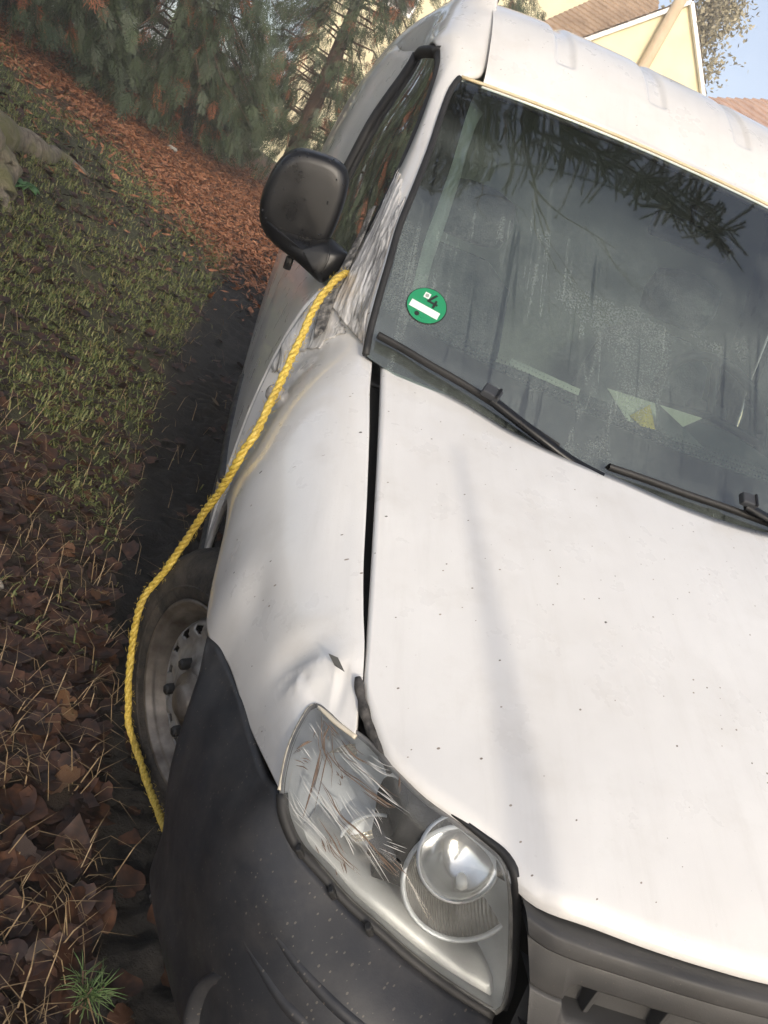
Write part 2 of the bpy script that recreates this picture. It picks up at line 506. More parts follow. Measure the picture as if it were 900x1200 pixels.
front = [(0.0, .084), (-.10, .086), (-.206, .091), (-.261, .096), (-.315, .103), (-.377, .113), (-.416, .120), (-.45, .128),
         (-.473, .138), (-.492, .154), (-.497, .165), (-.506, .180), (-.528, .196), (-.563, .217), (-.592, .237), (-.621, .264),
         (-.632, .280), (-.643, .307), (-.656, .342), (-.662, .368)]
rear = [(0.0, .874), (-.093, .881), (-.193, .900), (-.292, .915), (-.391, .940), (-.485, .979), (-.559, 1.018), (-.62, 1.047), (-.668, 1.074)]
fr_c = cr([(a, b, 0) for a, b in front], 60)
re_c = cr([(a, b, 0) for a, b in rear], 60)
half = []
for a, b in zip(fr_c, re_c):
    col = []
    for t in np.linspace(0, 1, 40):
        x = a[0] + (b[0] - a[0]) * t; y = a[1] + (b[1] - a[1]) * t
        # the side edge bows out a little
        col.append((x, y))
    half.append(col)
half = np.array(half)
def bonnet_pt(x, y):
    z = bonnet_z(x, y)
    # two shallow pressed creases running back from the inner lamp corners
    xc = -.40 - .10 * y
    z += .004 * math.exp(-((abs(x) + xc) / .045) ** 2)
    return (x, y, z)
cols = []
for s, rng in ((1, range(59, -1, -1)), (-1, range(1, 60))):
    for i in rng:
        cols.append([bonnet_pt(s * q[0], q[1]) for q in half[i]])
g = np.array(cols)
# roll the rim down so that the sheet shows an edge
cen = g.reshape(-1, 3).mean(0)
def hem(g, d=.014, inset=.004):
    top = g[:, :1].copy(); bot = g[:, -1:].copy()
    top[..., 2] -= d; bot[..., 2] -= d
    top[..., 1] += inset; bot[..., 1] -= inset
    g = np.concatenate([top, g, bot], axis=1)
    a = g[:1].copy(); b = g[-1:].copy()
    a[..., 2] -= d; b[..., 2] -= d
    return np.concatenate([a, g, b], axis=0)
bonnet = grid_obj('bonnet', hem(g), M['paint'], van, flip=True)
bonnet['label'] = 'white bonnet with a shadow line and specks of dirt'

# ---------------------------------------------------------------- right wing (front fender)
def section(gx, gz, bx, bz, y, yb, n=14, p=1.0, q=1.0):
    out = []
    for s in np.linspace(0, math.pi / 2, n):
        a, b = math.sin(s) ** p, math.cos(s) ** q
        out.append((gx + (bx - gx) * a, y + (yb - y) * a, bz + (gz - bz) * b))
    return out
tip_row = cr([(-0.6657, 0.3150, 0.7645), (-0.6873, 0.3380, 0.7609), (-0.7127, 0.3650, 0.7563), (-0.7260, 0.3450, 0.7432), (-0.7345, 0.3150, 0.7211), (-0.7351, 0.2820, 0.6902)], 14)
wing_rows = [tip_row,
    section(-.668, bonnet_z(-.671, .40), *np.array((-0.7687, 0.4300, 0.6496))[[0, 2]], .40, .43),
    section(-.673, bonnet_z(-.676, .47), *np.array((-0.8070, 0.5600, 0.6434))[[0, 2]], .47, .56),
    section(-.678, bonnet_z(-.681, .55), *np.array((-0.8426, 0.6550, 0.6212))[[0, 2]], .55, .655),
    section(-.681, bonnet_z(-.684, .68), *np.array((-0.8537, 0.7500, 0.6274))[[0, 2]], .68, .75),
    section(-.685, bonnet_z(-.688, .82), -.860, .700, .82, .88),
    section(-.690, bonnet_z(-.690, .95), -.866, .695, .95, 1.0),
    section(-.690, bonnet_z(-.690, 1.06), -.868, .63, 1.06, 1.12),
    section(-.705, 1.062, -.868, .50, 1.14, 1.24),
    section(-.750, 1.080, -.868, .40, 1.24, 1.28),
    cr([(-.790, 1.322, 1.098), (-.822, 1.322, 1.045), (-.850, 1.322, .93), (-.869, 1.322, .75), (-.871, 1.322, .5), (-.868, 1.322, .40)], 14)]
wg = patch([[tuple(q) for q in r] for r in wing_rows], 200, 90)
# dents: pushed-in nose above the lamp, a ridge across, a soft hollow along the flank
def dent(g, c, r, depth, axis=(0.75, 0.1, -0.62), aniso=(1, 1, 1)):
    d = (g - V(c)) / (np.array(aniso) * r)
    w = np.exp(-(d ** 2).sum(-1))
    return g + (w * depth)[..., None] * V(axis)
wg = dent(wg, (-0.7383, 0.4400, 0.7747), .050, .010, aniso=(1.3, .55, 1))
wg = dent(wg, (-0.7098, 0.4000, 0.7788), .035, -.004, aniso=(1.4, .5, 1))
wg = dent(wg, (-0.6773, 0.4000, 0.7749), .030, .012)
wg = dent(wg, (-0.8025, 0.6000, 0.7572), .045, .007, aniso=(.6, 1.6, 1))
wg = dent(wg, (-0.7085, 0.6600, 0.8770), .05, .004, aniso=(.4, 3, 1))
def ridge(g, line, h, w):
    """sharp fold along a polyline, pushed outwards, with a valley beside it"""
    L = cr(line, 40)
    dd = np.sqrt(((g[..., None, :] - L[None, None]) ** 2).sum(-1))
    k = dd.argmin(-1); dm = dd.min(-1)
    below = (g[..., 1] < L[k][..., 1])
    fade = np.sin(np.linspace(0, math.pi, 40))[k] ** .5
    amt = h * np.exp(-dm / w) * fade - .6 * h * np.exp(-((dm - 2.4 * w) / (1.3 * w)) ** 2) * below * fade
    return g + amt[..., None] * V((-.55, -.25, .75))
wg = ridge(wg, [(-0.7674, 0.4200, 0.7229), (-0.7520, 0.4240, 0.7571), (-0.7380, 0.4180, 0.7743), (-0.7229, 0.4100, 0.7973), (-0.7074, 0.4050, 0.8113), (-0.6856, 0.3930, 0.8188)], .0035, .007)
wg = ridge(wg, [(-0.6961, 0.3520, 0.7558), (-0.6956, 0.3720, 0.7750), (-0.6974, 0.3930, 0.7948), (-0.7041, 0.4030, 0.8084)], .004, .005)
wg = ridge(wg, [(-0.7636, 0.4400, 0.7738), (-0.7416, 0.4100, 0.7612), (-0.7297, 0.3900, 0.7500)], .003, .005)
wg = ridge(wg, [(-0.8335, 0.5900, 0.7936), (-0.8206, 0.5850, 0.8022), (-0.7997, 0.5700, 0.8031)], .004, .004)
wing = face_out(grid_obj('front_wing', wg, M['paint'], van, thick=.012), (-.4, .8, .5))
wing['label'] = 'dented white front wing beside the wheel'
wing_left = face_out(grid_obj('front_wing', patch([[tuple(q) for q in r] for r in wing_rows], 60, 30) * np.array([-1, 1, 1]), M['paint'], van, thick=.012), (.4, .8, .5))

# cream-coloured folded edge along the lamp notch
Geo().tube(cr([(-0.6642, 0.3140, 0.7632), (-0.6871, 0.3360, 0.7600), (-0.7129, 0.3630, 0.7565), (-0.7265, 0.3430, 0.7447), (-0.7350, 0.3130, 0.7228), (-0.7340, 0.2810, 0.6901)], 40), .0032, 6).obj('folded_edge', simple('cream_primer', (.62, .55, .42), (.7, .64, .52), 30, .6), van)
# chipped paint patch: bare dark plastic showing
chip = [(-0.7122, 0.3980, 0.8082), (-0.7004, 0.3920, 0.8096), (-0.6901, 0.3800, 0.8016), (-0.6968, 0.3840, 0.8019), (-0.7035, 0.3880, 0.8021)]
mesh_obj('paint_chip', [V(q) + V((-.003, -.006, .008)) for q in chip] + [V(q) + V((0, 0, .002)) for q in chip], [(0, 1, 2, 3, 4)] + [(i, (i + 1) % 5, 5 + (i + 1) % 5, 5 + i) for i in range(5)], simple('chip_grey', (.07, .07, .065), None, rough=.7), van, smooth=False)

# dark drip channel under the gap between bonnet and wing, and the torn seal at its front end
gp = np.array([(x, y, bonnet_z(x, y) - .045) for x, y in ((-.674, 1.08), (-.676, .9), (-.674, .75), (-.671, .6), (-.668, .50), (-.664, .44))])
gg = np.stack([cr(gp + V((-.03, 0, 0)), 30), cr(gp + V((.03, 0, 0)), 30)], axis=1)
grid_obj('gutter', gg, M['dark'], van, thick=.01)
torn = Geo()
tp = [(-0.6690, 0.3750, 0.8079), (-0.6622, 0.3520, 0.7973), (-0.6541, 0.3350, 0.7870), (-0.6444, 0.3200, 0.7786), (-0.6337, 0.3000, 0.7742), (-0.6228, 0.2850, 0.7672), (-0.6166, 0.2750, 0.7651)]
tt = cr(tp, 26)
tt = tt + V((-.004, 0, -.004))
torn.tube(tt, .0042 + .0022 * np.abs(np.sin(np.arange(26) * .55)) + .002 * np.linspace(0, 1, 26), 8)
torn.obj('torn_seal', simple('torn_rubber', (.022, .021, .02), (.10, .092, .085), 90, .75, bstr=.7, bscale=120), van)
Geo().grid(np.array([[(-0.6499, 0.4300, 0.7599), (-0.6402, 0.4200, 0.7707)], [(-0.6398, 0.4100, 0.7354), (-0.6275, 0.3900, 0.7559)], [(-0.6340, 0.3700, 0.7251), (-0.6084, 0.3500, 0.7449)], [(-0.6241, 0.3350, 0.7284), (-0.5874, 0.3150, 0.7283)]])).obj('dark_gap', M['dark'], van, thick=.004)

# ---------------------------------------------------------------- headlamp
LAMP = [(-0.7137, 0.3600, 0.7588), (-0.7273, 0.3400, 0.7471), (-0.7357, 0.3100, 0.7254), (-0.7335, 0.2790, 0.6936), (-0.7219, 0.2620, 0.6736), (-0.6996, 0.2430, 0.6537), (-0.6684, 0.2230, 0.6436),
        (-0.6332, 0.2030, 0.6295), (-0.5910, 0.1830, 0.6178), (-0.5562, 0.1700, 0.6051), (-0.5134, 0.1550, 0.5928), (-0.4762, 0.1430, 0.5851), (-0.4399, 0.1340, 0.5786), (-0.4348, 0.1330, 0.5905), (-0.4419, 0.1380, 0.6248),
        (-0.4627, 0.1450, 0.6805), (-0.4862, 0.1530, 0.7353), (-0.5018, 0.1700, 0.7609), (-0.5240, 0.1920, 0.7624), (-0.5601, 0.2140, 0.7650), (-0.5895, 0.2340, 0.7660), (-0.6190, 0.2600, 0.7696), (-0.6385, 0.2850, 0.7692), (-0.6581, 0.3120, 0.7668), (-0.6876, 0.3370, 0.7616)]
def lamp_rings(outline, n_in, bulge, power, rings, shrink=1.0, centre=None):
    o = cr(outline, 96, closed=True)
    c = o.mean(0) if centre is None else V(centre)
    g = []
    for r in rings:
        g.append(c + (o - c) * r * shrink + V(n_in) * bulge * (1 - r ** power))
    return np.array(g)
SCRATCH_W = [[(-0.7173, 0.2864, 0.7153), (-0.7023, 0.2697, 0.7077), (-0.6828, 0.2516, 0.6998)], [(-0.7082, 0.2792, 0.7138), (-0.685, 0.2586, 0.7067), (-0.6593, 0.2359, 0.696), (-0.6379, 0.2223, 0.6922)], [(-0.7246, 0.2755, 0.7005), (-0.7114, 0.2582, 0.6897), (-0.6911, 0.2444, 0.6853), (-0.662, 0.2241, 0.6759), (-0.6292, 0.2042, 0.6653)], [(-0.6912, 0.3106, 0.7557), (-0.6729, 0.2915, 0.7517), (-0.6484, 0.2702, 0.7498), (-0.6192, 0.2461, 0.7482)], [(-0.671, 0.2898, 0.7515), (-0.6449, 0.2681, 0.7505), (-0.6133, 0.2402, 0.7462)], [(-0.6906, 0.2619, 0.7067), (-0.6652, 0.2401, 0.6972), (-0.6425, 0.2197, 0.6838)], [(-0.6574, 0.2518, 0.7192), (-0.6415, 0.2388, 0.7152), (-0.6309, 0.2291, 0.7101)], [(-0.6414, 0.2467, 0.7265), (-0.6288, 0.2345, 0.7209), (-0.6198, 0.2235, 0.712)], [(-0.6525, 0.2375, 0.7036), (-0.6309, 0.219, 0.6929), (-0.598, 0.1947, 0.6751)], [(-0.7179, 0.3309, 0.7544), (-0.7044, 0.3138, 0.749)], [(-0.6491, 0.2786, 0.7587), (-0.6333, 0.2666, 0.7602), (-0.6173, 0.2578, 0.7662)], [(-0.6395, 0.2587, 0.7442), (-0.6181, 0.2428, 0.7446), (-0.599, 0.2287, 0.7453)], [(-0.7211, 0.3103, 0.7348), (-0.7099, 0.2974, 0.7304)], [(-0.6727, 0.2629, 0.7207), (-0.6611, 0.2495, 0.7132), (-0.642, 0.2322, 0.7049)], [(-0.6565, 0.2325, 0.693), (-0.6413, 0.2186, 0.6829)], [(-0.6168, 0.218, 0.7053), (-0.5934, 0.2066, 0.7099)], [(-0.7018, 0.2732, 0.7118), (-0.6803, 0.2534, 0.7036), (-0.6652, 0.2401, 0.6972)], [(-0.7194, 0.2687, 0.6965), (-0.6992, 0.2498, 0.6871), (-0.6826, 0.238, 0.6822)]]
SCRATCH_B = [[(-0.7073, 0.3372, 0.767), (-0.6994, 0.3058, 0.7453), (-0.6871, 0.2875, 0.7366), (-0.6806, 0.2692, 0.722)], [(-0.701, 0.3062, 0.7445), (-0.7025, 0.2758, 0.7139), (-0.7033, 0.2504, 0.6854)], [(-0.7271, 0.3087, 0.7296), (-0.7199, 0.3122, 0.7371), (-0.7122, 0.3134, 0.7433)], [(-0.7235, 0.2946, 0.7192), (-0.7148, 0.2918, 0.7219), (-0.7089, 0.2875, 0.7216)], [(-0.6994, 0.3058, 0.7453), (-0.6783, 0.283, 0.7386), (-0.6526, 0.2647, 0.7394), (-0.6306, 0.2477, 0.7384), (-0.613, 0.2372, 0.7421)], [(-0.6974, 0.3246, 0.7636), (-0.6833, 0.3099, 0.7612)], [(-0.6827, 0.3071, 0.759), (-0.6649, 0.2893, 0.7561), (-0.6475, 0.2781, 0.7596)], [(-0.693, 0.2753, 0.7197), (-0.68, 0.2622, 0.7144), (-0.6663, 0.2474, 0.7064), (-0.6447, 0.2319, 0.702), (-0.6232, 0.2172, 0.6971), (-0.5925, 0.1959, 0.6853)], [(-0.6247, 0.2175, 0.6962), (-0.6091, 0.2073, 0.6923), (-0.5915, 0.1963, 0.6876)], [(-0.6472, 0.261, 0.7398), (-0.6275, 0.2468, 0.7403), (-0.6132, 0.2377, 0.7427)], [(-0.6878, 0.2481, 0.6922), (-0.6681, 0.2317, 0.6832), (-0.6539, 0.2192, 0.6737), (-0.6306, 0.2068, 0.6695)], [(-0.6794, 0.2335, 0.6781), (-0.6708, 0.2236, 0.669)], [(-0.651, 0.2161, 0.6706), (-0.6433, 0.2079, 0.661)], [(-0.6158, 0.2572, 0.7672), (-0.6124, 0.2457, 0.7554)], [(-0.6991, 0.325, 0.7627), (-0.6998, 0.3141, 0.7525)], [(-0.6769, 0.2778, 0.7342), (-0.6714, 0.2741, 0.7345), (-0.674, 0.2783, 0.737)]]
nl = V((-.42, -.74, .52)); nl /= np.linalg.norm(nl)
def make_lamp():
    rings = np.concatenate([np.linspace(.02, .9, 14), [.95, .985, 1.0]])
    root = grid_obj('headlight', lamp_rings(LAMP, -nl, .085, 5, rings, .985)[::1], M['lamp_grey'], van, closed_v=True, flip=True)
    root['label'] = 'right headlight with a scratched clear lens'
    lens = grid_obj('lens', lamp_rings(LAMP, nl, .016, 2.4, rings), M['lens'], root, closed_v=True, flip=True)
    rim = cr(LAMP, 96, closed=True)
    Geo().tube(np.vstack([rim, rim[:1]]) - nl * .004, .0036, 8).obj('rim_seal', simple('lamp_rim', (.10, .098, .09), (.22, .21, .20), 40, .4), root)
    # gouges scraped across the outer half of the lens
    for nm, strokes, w0, mt in (('pale_gouge', SCRATCH_W, .0007, simple('pale_gouge', (.62, .61, .58), (.75, .74, .71), 60, .5)), ('brown_gouge', SCRATCH_B, .0014, simple('brown_gouge', (.10, .065, .045), (.22, .16, .12), 60, .8))):
        gq = Geo()
        for q in strokes:
            for rep in range(5 if nm == 'pale_gouge' else 5):
                jit = V((random.gauss(0, .0055), 0, random.gauss(0, .0055))) * (rep > 0)
                pth = cr([V(p) + jit + V((random.gauss(0, .0008), 0, random.gauss(0, .0008))) for p in q], 14)
                i0, i1 = (0, 14) if rep == 0 else (random.randrange(0, 5), random.randrange(8, 15))
                pth = pth[i0:i1]
                k = len(pth)
                w_ = np.sin(np.linspace(.15, math.pi - .1, k)) * w0 * random.uniform(.5, 1.1) * (1 if rep == 0 else .5)
                gq.tube(pth + nl * .0006, w_, 4)
        og = gq.obj(nm, mt, root); og['kind'] = 'stuff'
    def bowl(name, c, R, depth, ax, mat, prof=None):
        pr = prof or [(R, 0), (R * .97, -.006), (R * .86, -depth * .35), (R * .65, -depth * .68), (R * .4, -depth * .9), (R * .16, -depth), (.001, -depth)]
        return grid_obj(name, lathe_grid(pr, 40, c, ax), mat, root, closed_v=True)
    fwd = V((-.20, -.93, .30))
    fl = simple('fluted_reflector', (.70, .68, .63), (.92, .90, .85), 60, .2, metal=.7)
    n, l, b = nodes_of(fl)
    wv = n.new('ShaderNodeTexWave'); wv.inputs['Scale'].default_value = 95; wv.bands_direction = 'X'
    tcn = n.new('ShaderNodeTexCoord'); l.new(tcn.outputs['Object'], wv.inputs[0])
    bump(n, l, b, wv.outputs[0], .7, .004)
    c1 = V((-0.5244, 0.1850, 0.7031)) - nl * .012
    bowl('reflector_bowl', c1, .066, .062, fwd, fl)
    Geo().grid(lathe_grid([(.067, -.004), (.070, .002), (.066, .006), (.064, 0)], 40, c1, fwd), cv=True).obj('reflector_ring', M['lamp_grey'], root)
    c1b = V((-0.5403, 0.1900, 0.7350)) - nl * .012
    bowl('eyelid', c1b, .047, .03, V((-.15, -.85, .5)), M['chrome'])
    Geo().grid(lathe_grid([(.046, -.002), (.049, .002), (.046, .005)], 40, c1b + nl * .003, V((-.15, -.85, .5))), cv=True).obj('eyelid_ring', M['lamp_grey'], root)
    Geo().grid(lathe_grid([(.0005, .018), (.005, .016), (.0065, .008), (.0065, -.04), (.012, -.05)], 20, c1 - fwd * .012, fwd), cv=True).obj('bulb', M['bulb'], root)
    c2 = V((-0.6006, 0.2500, 0.6503)) - nl * .016
    bowl('reflector_bowl', c2, .050, .055, V((-.3, -.9, .3)), M['chrome'])
    Geo().grid(lathe_grid([(.050, -.004), (.053, .002), (.050, .005), (.048, 0)], 40, c2, V((-.3, -.9, .3))), cv=True).obj('reflector_ring', M['lamp_grey'], root)
    Geo().grid(lathe_grid([(.0005, .016), (.009, .012), (.010, -.04)], 20, c2 - V((-.3, -.9, .3)) * .02, V((-.3, -.9, .3))), cv=True).obj('bulb', M['bulb'], root)
    c3 = V((-0.6432, 0.3000, 0.6915)) - nl * .022
    am = simple('dimpled_reflector', (.86, .76, .55), (.92, .86, .72), 40, .25, metal=.6)
    n, l, b = nodes_of(am)
    vo = n.new('ShaderNodeTexVoronoi'); vo.inputs['Scale'].default_value = 150
    tcn = n.new('ShaderNodeTexCoord'); l.new(tcn.outputs['Object'], vo.inputs['Vector'])
    bump(n, l, b, vo.outputs['Distance'], .8, .006)
    bowl('indicator_reflector', c3, .058, .050, V((-.35, -.8, .5)), am)
    # glossy lower sill inside the lens
    lo = cr([(-0.7031, 0.2620, 0.6512), (-0.6658, 0.2400, 0.6370), (-0.6307, 0.2200, 0.6247), (-0.5884, 0.2000, 0.6149), (-0.5533, 0.1870, 0.6030), (-0.5095, 0.1720, 0.5901), (-0.4720, 0.1600, 0.5834), (-0.4426, 0.1500, 0.5809)], 30)
    g = np.stack([lo - nl * .004, lo + V((.012, .012, .010)) - nl * .008, lo + V((.02, .03, .018)) - nl * .022], axis=1)
    grid_obj('sill_strip', g, simple('bright_lamp_sill', (.60, .60, .58), None, rough=.42, metal=.2), root, thick=.002)
    return root
lamp = make_lamp()
def mirror_tree(o):
    c = mirror_x(o); c.parent = o.parent
    for ch in o.children:
        k = mirror_x(ch); k.parent = c
    return c
lamp_l = mirror_tree(lamp)
if 'label' in lamp_l: del lamp_l['label']

# thick black rubber strip between lamp and bonnet
for s in (1,):
    e = cr([(-0.5598, 0.2150, 0.7719), (-0.5277, 0.1920, 0.7705), (-0.5043, 0.1720, 0.7696), (-0.4922, 0.1550, 0.7603), (-0.4774, 0.1500, 0.7280), (-0.4571, 0.1440, 0.6790), (-0.4364, 0.1370, 0.6217), (-0.4302, 0.1320, 0.5871)], 40)
    rr = np.interp(np.linspace(0, 1, 40), [0, .3, .5, .8, 1], [.003, .0055, .006, .004, .003])
    Geo().tube(e - nl * .004, rr, 8).obj('lamp_seal', M['rubber'], van)
    e2 = cr([(-0.7325, 0.2770, 0.6892), (-0.7232, 0.2600, 0.6713), (-0.7009, 0.2410, 0.6515), (-0.6693, 0.2210, 0.6401), (-0.6342, 0.2010, 0.6261), (-0.5920, 0.1810, 0.6145), (-0.5572, 0.1680, 0.6018), (-0.5145, 0.1530, 0.5895), (-0.4773, 0.1410, 0.5818), (-0.4414, 0.1320, 0.5737)], 50)
    Geo().tube(e2 - nl * .005, .0075, 8).obj('lamp_seal', M['rubber'], van)

# ---------------------------------------------------------------- bumper
top = [(-0.8435, 0.6550, 0.6193), (-0.8246, 0.6000, 0.6409), (-0.7997, 0.5450, 0.6410), (-0.7786, 0.4650, 0.6503), (-0.7619, 0.4000, 0.6528), (-0.7452, 0.3350, 0.6615), (-0.7323, 0.2850, 0.6811), (-0.7004, 0.2400, 0.6500),
       (-0.6688, 0.2200, 0.6387), (-0.6337, 0.2000, 0.6247), (-0.5915, 0.1800, 0.6130), (-0.5568, 0.1670, 0.6004), (-0.5140, 0.1520, 0.5881), (-0.4769, 0.1400, 0.5804), (-0.4390, 0.1310, 0.5727)]
wide = [(-.826, .515, .36), (-.824, .49, .37), (-.819, .455, .38), (-.812, .42, .39), (-.803, .385, .40), (-.790, .34, .41), (-.772, .285, .42), (-.744, .215, .43),
        (-.712, .155, .43), (-.672, .105, .43), (-.625, .065, .43), (-.578, .037, .43), (-.535, .020, .43), (-.497, .010, .43), (-.465, .003, .43)]
arch = [(-0.8435, 0.6550, 0.6193), (-0.8427, 0.6050, 0.6034), (-0.8352, 0.5650, 0.5414), (-0.8270, 0.5400, 0.4798), (-0.8182, 0.5200, 0.4130), (-0.8080, 0.5100, 0.3548)]
brow = []
for k, (t, w) in enumerate(zip(top, wide)):
    t, w = V(t), V(w)
    n = np.array([w[0] * .6, -(1 - abs(w[0]) * .8), 0]); n /= np.linalg.norm(n)
    a = t + (w - t) * .30 + n * .022 + V((0, 0, .012))
    b = t + (w - t) * .65 + n * .022 + V((0, 0, .006))
    lo1 = w + V((0, 0, -.10)) - n * .006
    lo2 = w + V((0, 0, -.19)) - n * .05
    brow.append([t, a, b, w, lo1, lo2])
arch6 = [V(arch[0]), V(arch[1]), V(arch[3]), V(arch[5]), V((-.812, .51, .27)), V((-.79, .51, .19))]
brow[0] = arch6
bg = patch([[tuple(q) for q in r] for r in brow], 90, 46)
bumper = face_out(grid_obj('bumper', bg, M['plastic'], van, thick=.012), (-.4, .5, .4))
bumper['label'] = 'black plastic front bumper splashed with mud'
bl = face_out(grid_obj('bumper', patch([[tuple(q) for q in r] for r in brow], 60, 30) * np.array([-1, 1, 1]), M['plastic'], van, thick=.012), (.4, .5, .4))
# middle of the bumper below the grille
mid = []
for x, yw in ((-.472, .004), (-.38, -.012), (-.25, -.02), (-.12, -.025), (0, -.027), (.12, -.025), (.25, -.02), (.38, -.012), (.472, .004)):
    mid.append([(x, yw + .075, .565), (x, yw + .03, .555), (x, yw + .006, .50), (x, yw, .43), (x, yw + .006, .33), (x, yw + .05, .24)])
face_out(grid_obj('bumper_middle', patch(mid, 60, 30), M['plastic'], van, thick=.012), (0, .4, .4))
# two moulded ribs sweeping round the corner of the bumper
def on_bumper(u, v):
    a = u * (bg.shape[0] - 1); b = v * (bg.shape[1] - 1)
    i, j = int(min(a, bg.shape[0] - 2)), int(min(b, bg.shape[1] - 2))
    fa, fb = a - i, b - j
    return (bg[i, j] * (1 - fa) + bg[i + 1, j] * fa) * (1 - fb) + (bg[i, j + 1] * (1 - fa) + bg[i + 1, j + 1] * fa) * fb
for pts_ in ([(-.757, .262, .607), (-.740, .232, .601), (-.719, .202, .586), (-.692, .174, .577), (-.654, .143, .567), (-.606, .114, .557), (-.54, .09, .545)],
             [(-.758, .245, .566), (-.745, .219, .557), (-.727, .192, .548), (-.704, .166, .543), (-.678, .140, .536), (-.654, .122, .533), (-.58, .085, .515)]):
    pth = cr(pts_, 40)
    w = np.sin(np.linspace(.04, math.pi * .7, 40)) * .0085 + .0006
    Geo().tube(pth + V((.003, .004, -.004)), w, 12).obj('moulded_rib', M['plastic'], bumper)
# retaining clips along the lamp edge
for q in ((-0.6944, 0.2380, 0.6567), (-0.6492, 0.2080, 0.6374), (-0.6016, 0.1810, 0.6235)):
    Geo().box(V(q) + V((-.002, -.004, -.004)), (.014, .010, .007), Matrix.Rotation(.9, 3, 'Y')).obj('clip', M['rubber'], bumper, smooth=False, bevel=.0015)
# hairline crack beside the first clip
Geo().tube(cr([(-0.7043, 0.2620, 0.6066), (-0.7009, 0.2520, 0.6291), (-0.6970, 0.2430, 0.6489)], 10) + V((-.002, -.004, .001)), .0011, 5).obj('crack', M['frit'], bumper)
# recess and dull fog lamp blank low on the corner
fog_c = V((-.690, .145, .420))
fn = V((-.74, -.66, .10)); fn /= np.linalg.norm(fn)
Geo().grid(lathe_grid([(.092, -.012), (.095, .004), (.091, .010), (.082, .006), (.076, -.008), (.072, -.010), (.066, -.002), (.03, .004), (.001, .005)], 40, fog_c, fn), cv=True).obj('fog_lamp_blank', M['plastic'], bumper)

# ---------------------------------------------------------------- grille
def y_front(x):
    return np.interp(abs(x), [0, .10, .206, .261, .315, .377, .416, .45, .473, .49], [.084, .086, .091, .096, .103, .113, .120, .128, .138, .152])
def gface(x, z):
    zt = bonnet_z(x, y_front(x)) - .014
    return y_front(x) - .010 - (zt - z) * .20, zt
XG = np.concatenate([np.linspace(-.487, -.44, 8), np.linspace(-.43, .43, 50), np.linspace(.44, .487, 8)])
def slot_h(x):
    return .021 * math.sqrt(max(0.0, 1 - max(0.0, (abs(x) - .412) / .020) ** 2))
def bar(z0, z1, xs, proud=0, lip=.010):
    f0 = z0 if callable(z0) else (lambda x: z0)
    f1 = z1 if callable(z1) else (lambda x: z1)
    g = []
    for x in xs:
        zt = gface(x, 0)[1]; a, b_ = f0(x), f1(x)
        e = min(.004, (a - b_) * .3)
        row = []
        for dz, dy in ((a, lip + .03), (a, lip), (a - e * .3, .0015), (a - e, 0), (b_ + e, 0), (b_ + e * .3, .0015), (b_, lip), (b_, lip + .03)):
            z = zt + dz
            xe = np.interp(z, [.56, .591, .626, .681, .736, .76], [.424, .424, .430, .451, .475, .487])
            k = max(0.0, (abs(x) - .36) / .127)
            x2 = math.copysign(abs(x) + k * (xe - .487), x)
            row.append((x2, gface(x2, z)[0] - proud + dy, z))
        g.append(row)
    return np.array(g)
XG = np.concatenate([np.linspace(-.487, -.435, 6), np.linspace(-.433, -.408, 22), np.linspace(-.40, .40, 40), np.linspace(.408, .433, 22), np.linspace(.435, .487, 6)])
gr = grid_obj('grille', bar(-.002, -.024, XG, .006), M['grille'], van)
gr['label'] = 'dark plastic grille under the bonnet edge'
S1, S2 = -.075, -.143
grid_obj('grille_bar', bar(-.0245, lambda x: S1 + slot_h(x), XG), M['grille'], gr)
grid_obj('grille_bar', bar(lambda x: S1 - slot_h(x) - .0005, lambda x: S2 + slot_h(x), XG), M['grille'], gr)
grid_obj('grille_bar', bar(lambda x: S2 - slot_h(x) - .0005, -.22, XG), M['grille'], gr)
bk = np.array([[(x, y_front(x) + .022 + dz * .2, .745 + dz) for dz in (0, -.19)] for x in np.linspace(-.43, .43, 20)])
grid_obj('grille_back', bk, M['grille'], gr)
for zc in (-.076, -.144):
    for x in np.arange(-.37, .40, .082):
        z = gface(x, 0)[1] + zc; y = gface(x, z)[0]
        Geo().box((x, y + .024, z), (.006, .022, .040)).obj('slot_fin', M['grille'], gr, smooth=False, bevel=.001)
# slam panel: dark filler behind the bonnet edge so nothing shows through
sl = np.array([[(x, y_front(x) + .02, bonnet_z(x, y_front(x)) - .02), (x, y_front(x) + .10, bonnet_z(x, y_front(x) + .1) - .03)] for x in np.linspace(-.5, .5, 20)])
grid_obj('slam_panel', sl, M['dark'], van)
# engine bay block keeps daylight out under the bonnet
Geo().box((0, .60, .55), (1.20, .72, .40)).obj('engine_bay', M['dark'], van, smooth=False)

# ---------------------------------------------------------------- windscreen
EDGE = [(-0.7018, 1.0450, 1.0475), (-0.7026, 1.0850, 1.0807), (-0.7034, 1.1050, 1.1107), (-0.7026, 1.1400, 1.1493), (-0.7004, 1.1850, 1.2017), (-0.6965, 1.2600, 1.2743), (-0.6839, 1.3350, 1.3474), (-0.6762, 1.3850, 1.3891),
        (-0.6668, 1.4500, 1.4437), (-0.6588, 1.5300, 1.5153), (-0.6498, 1.5920, 1.5750), (-0.6368, 1.6220, 1.6080)]
edge = cr(EDGE, 40)
top_mid, low_mid = V((0, 1.588, 1.631)), V((0, .90, .985))
def ws(u, v):
    i = v * 39; k = int(min(i, 38)); e = edge[k] * (1 - (i - k)) + edge[k + 1] * (i - k)
    c = low_mid + (top_mid - low_mid) * v + V((0, -.012, .012)) * math.sin(v * math.pi)
    w = abs(u) ** 2.1
    return np.array([u * abs(e[0]), c[1] + (e[1] - c[1]) * w, c[2] + (e[2] - c[2]) * w])
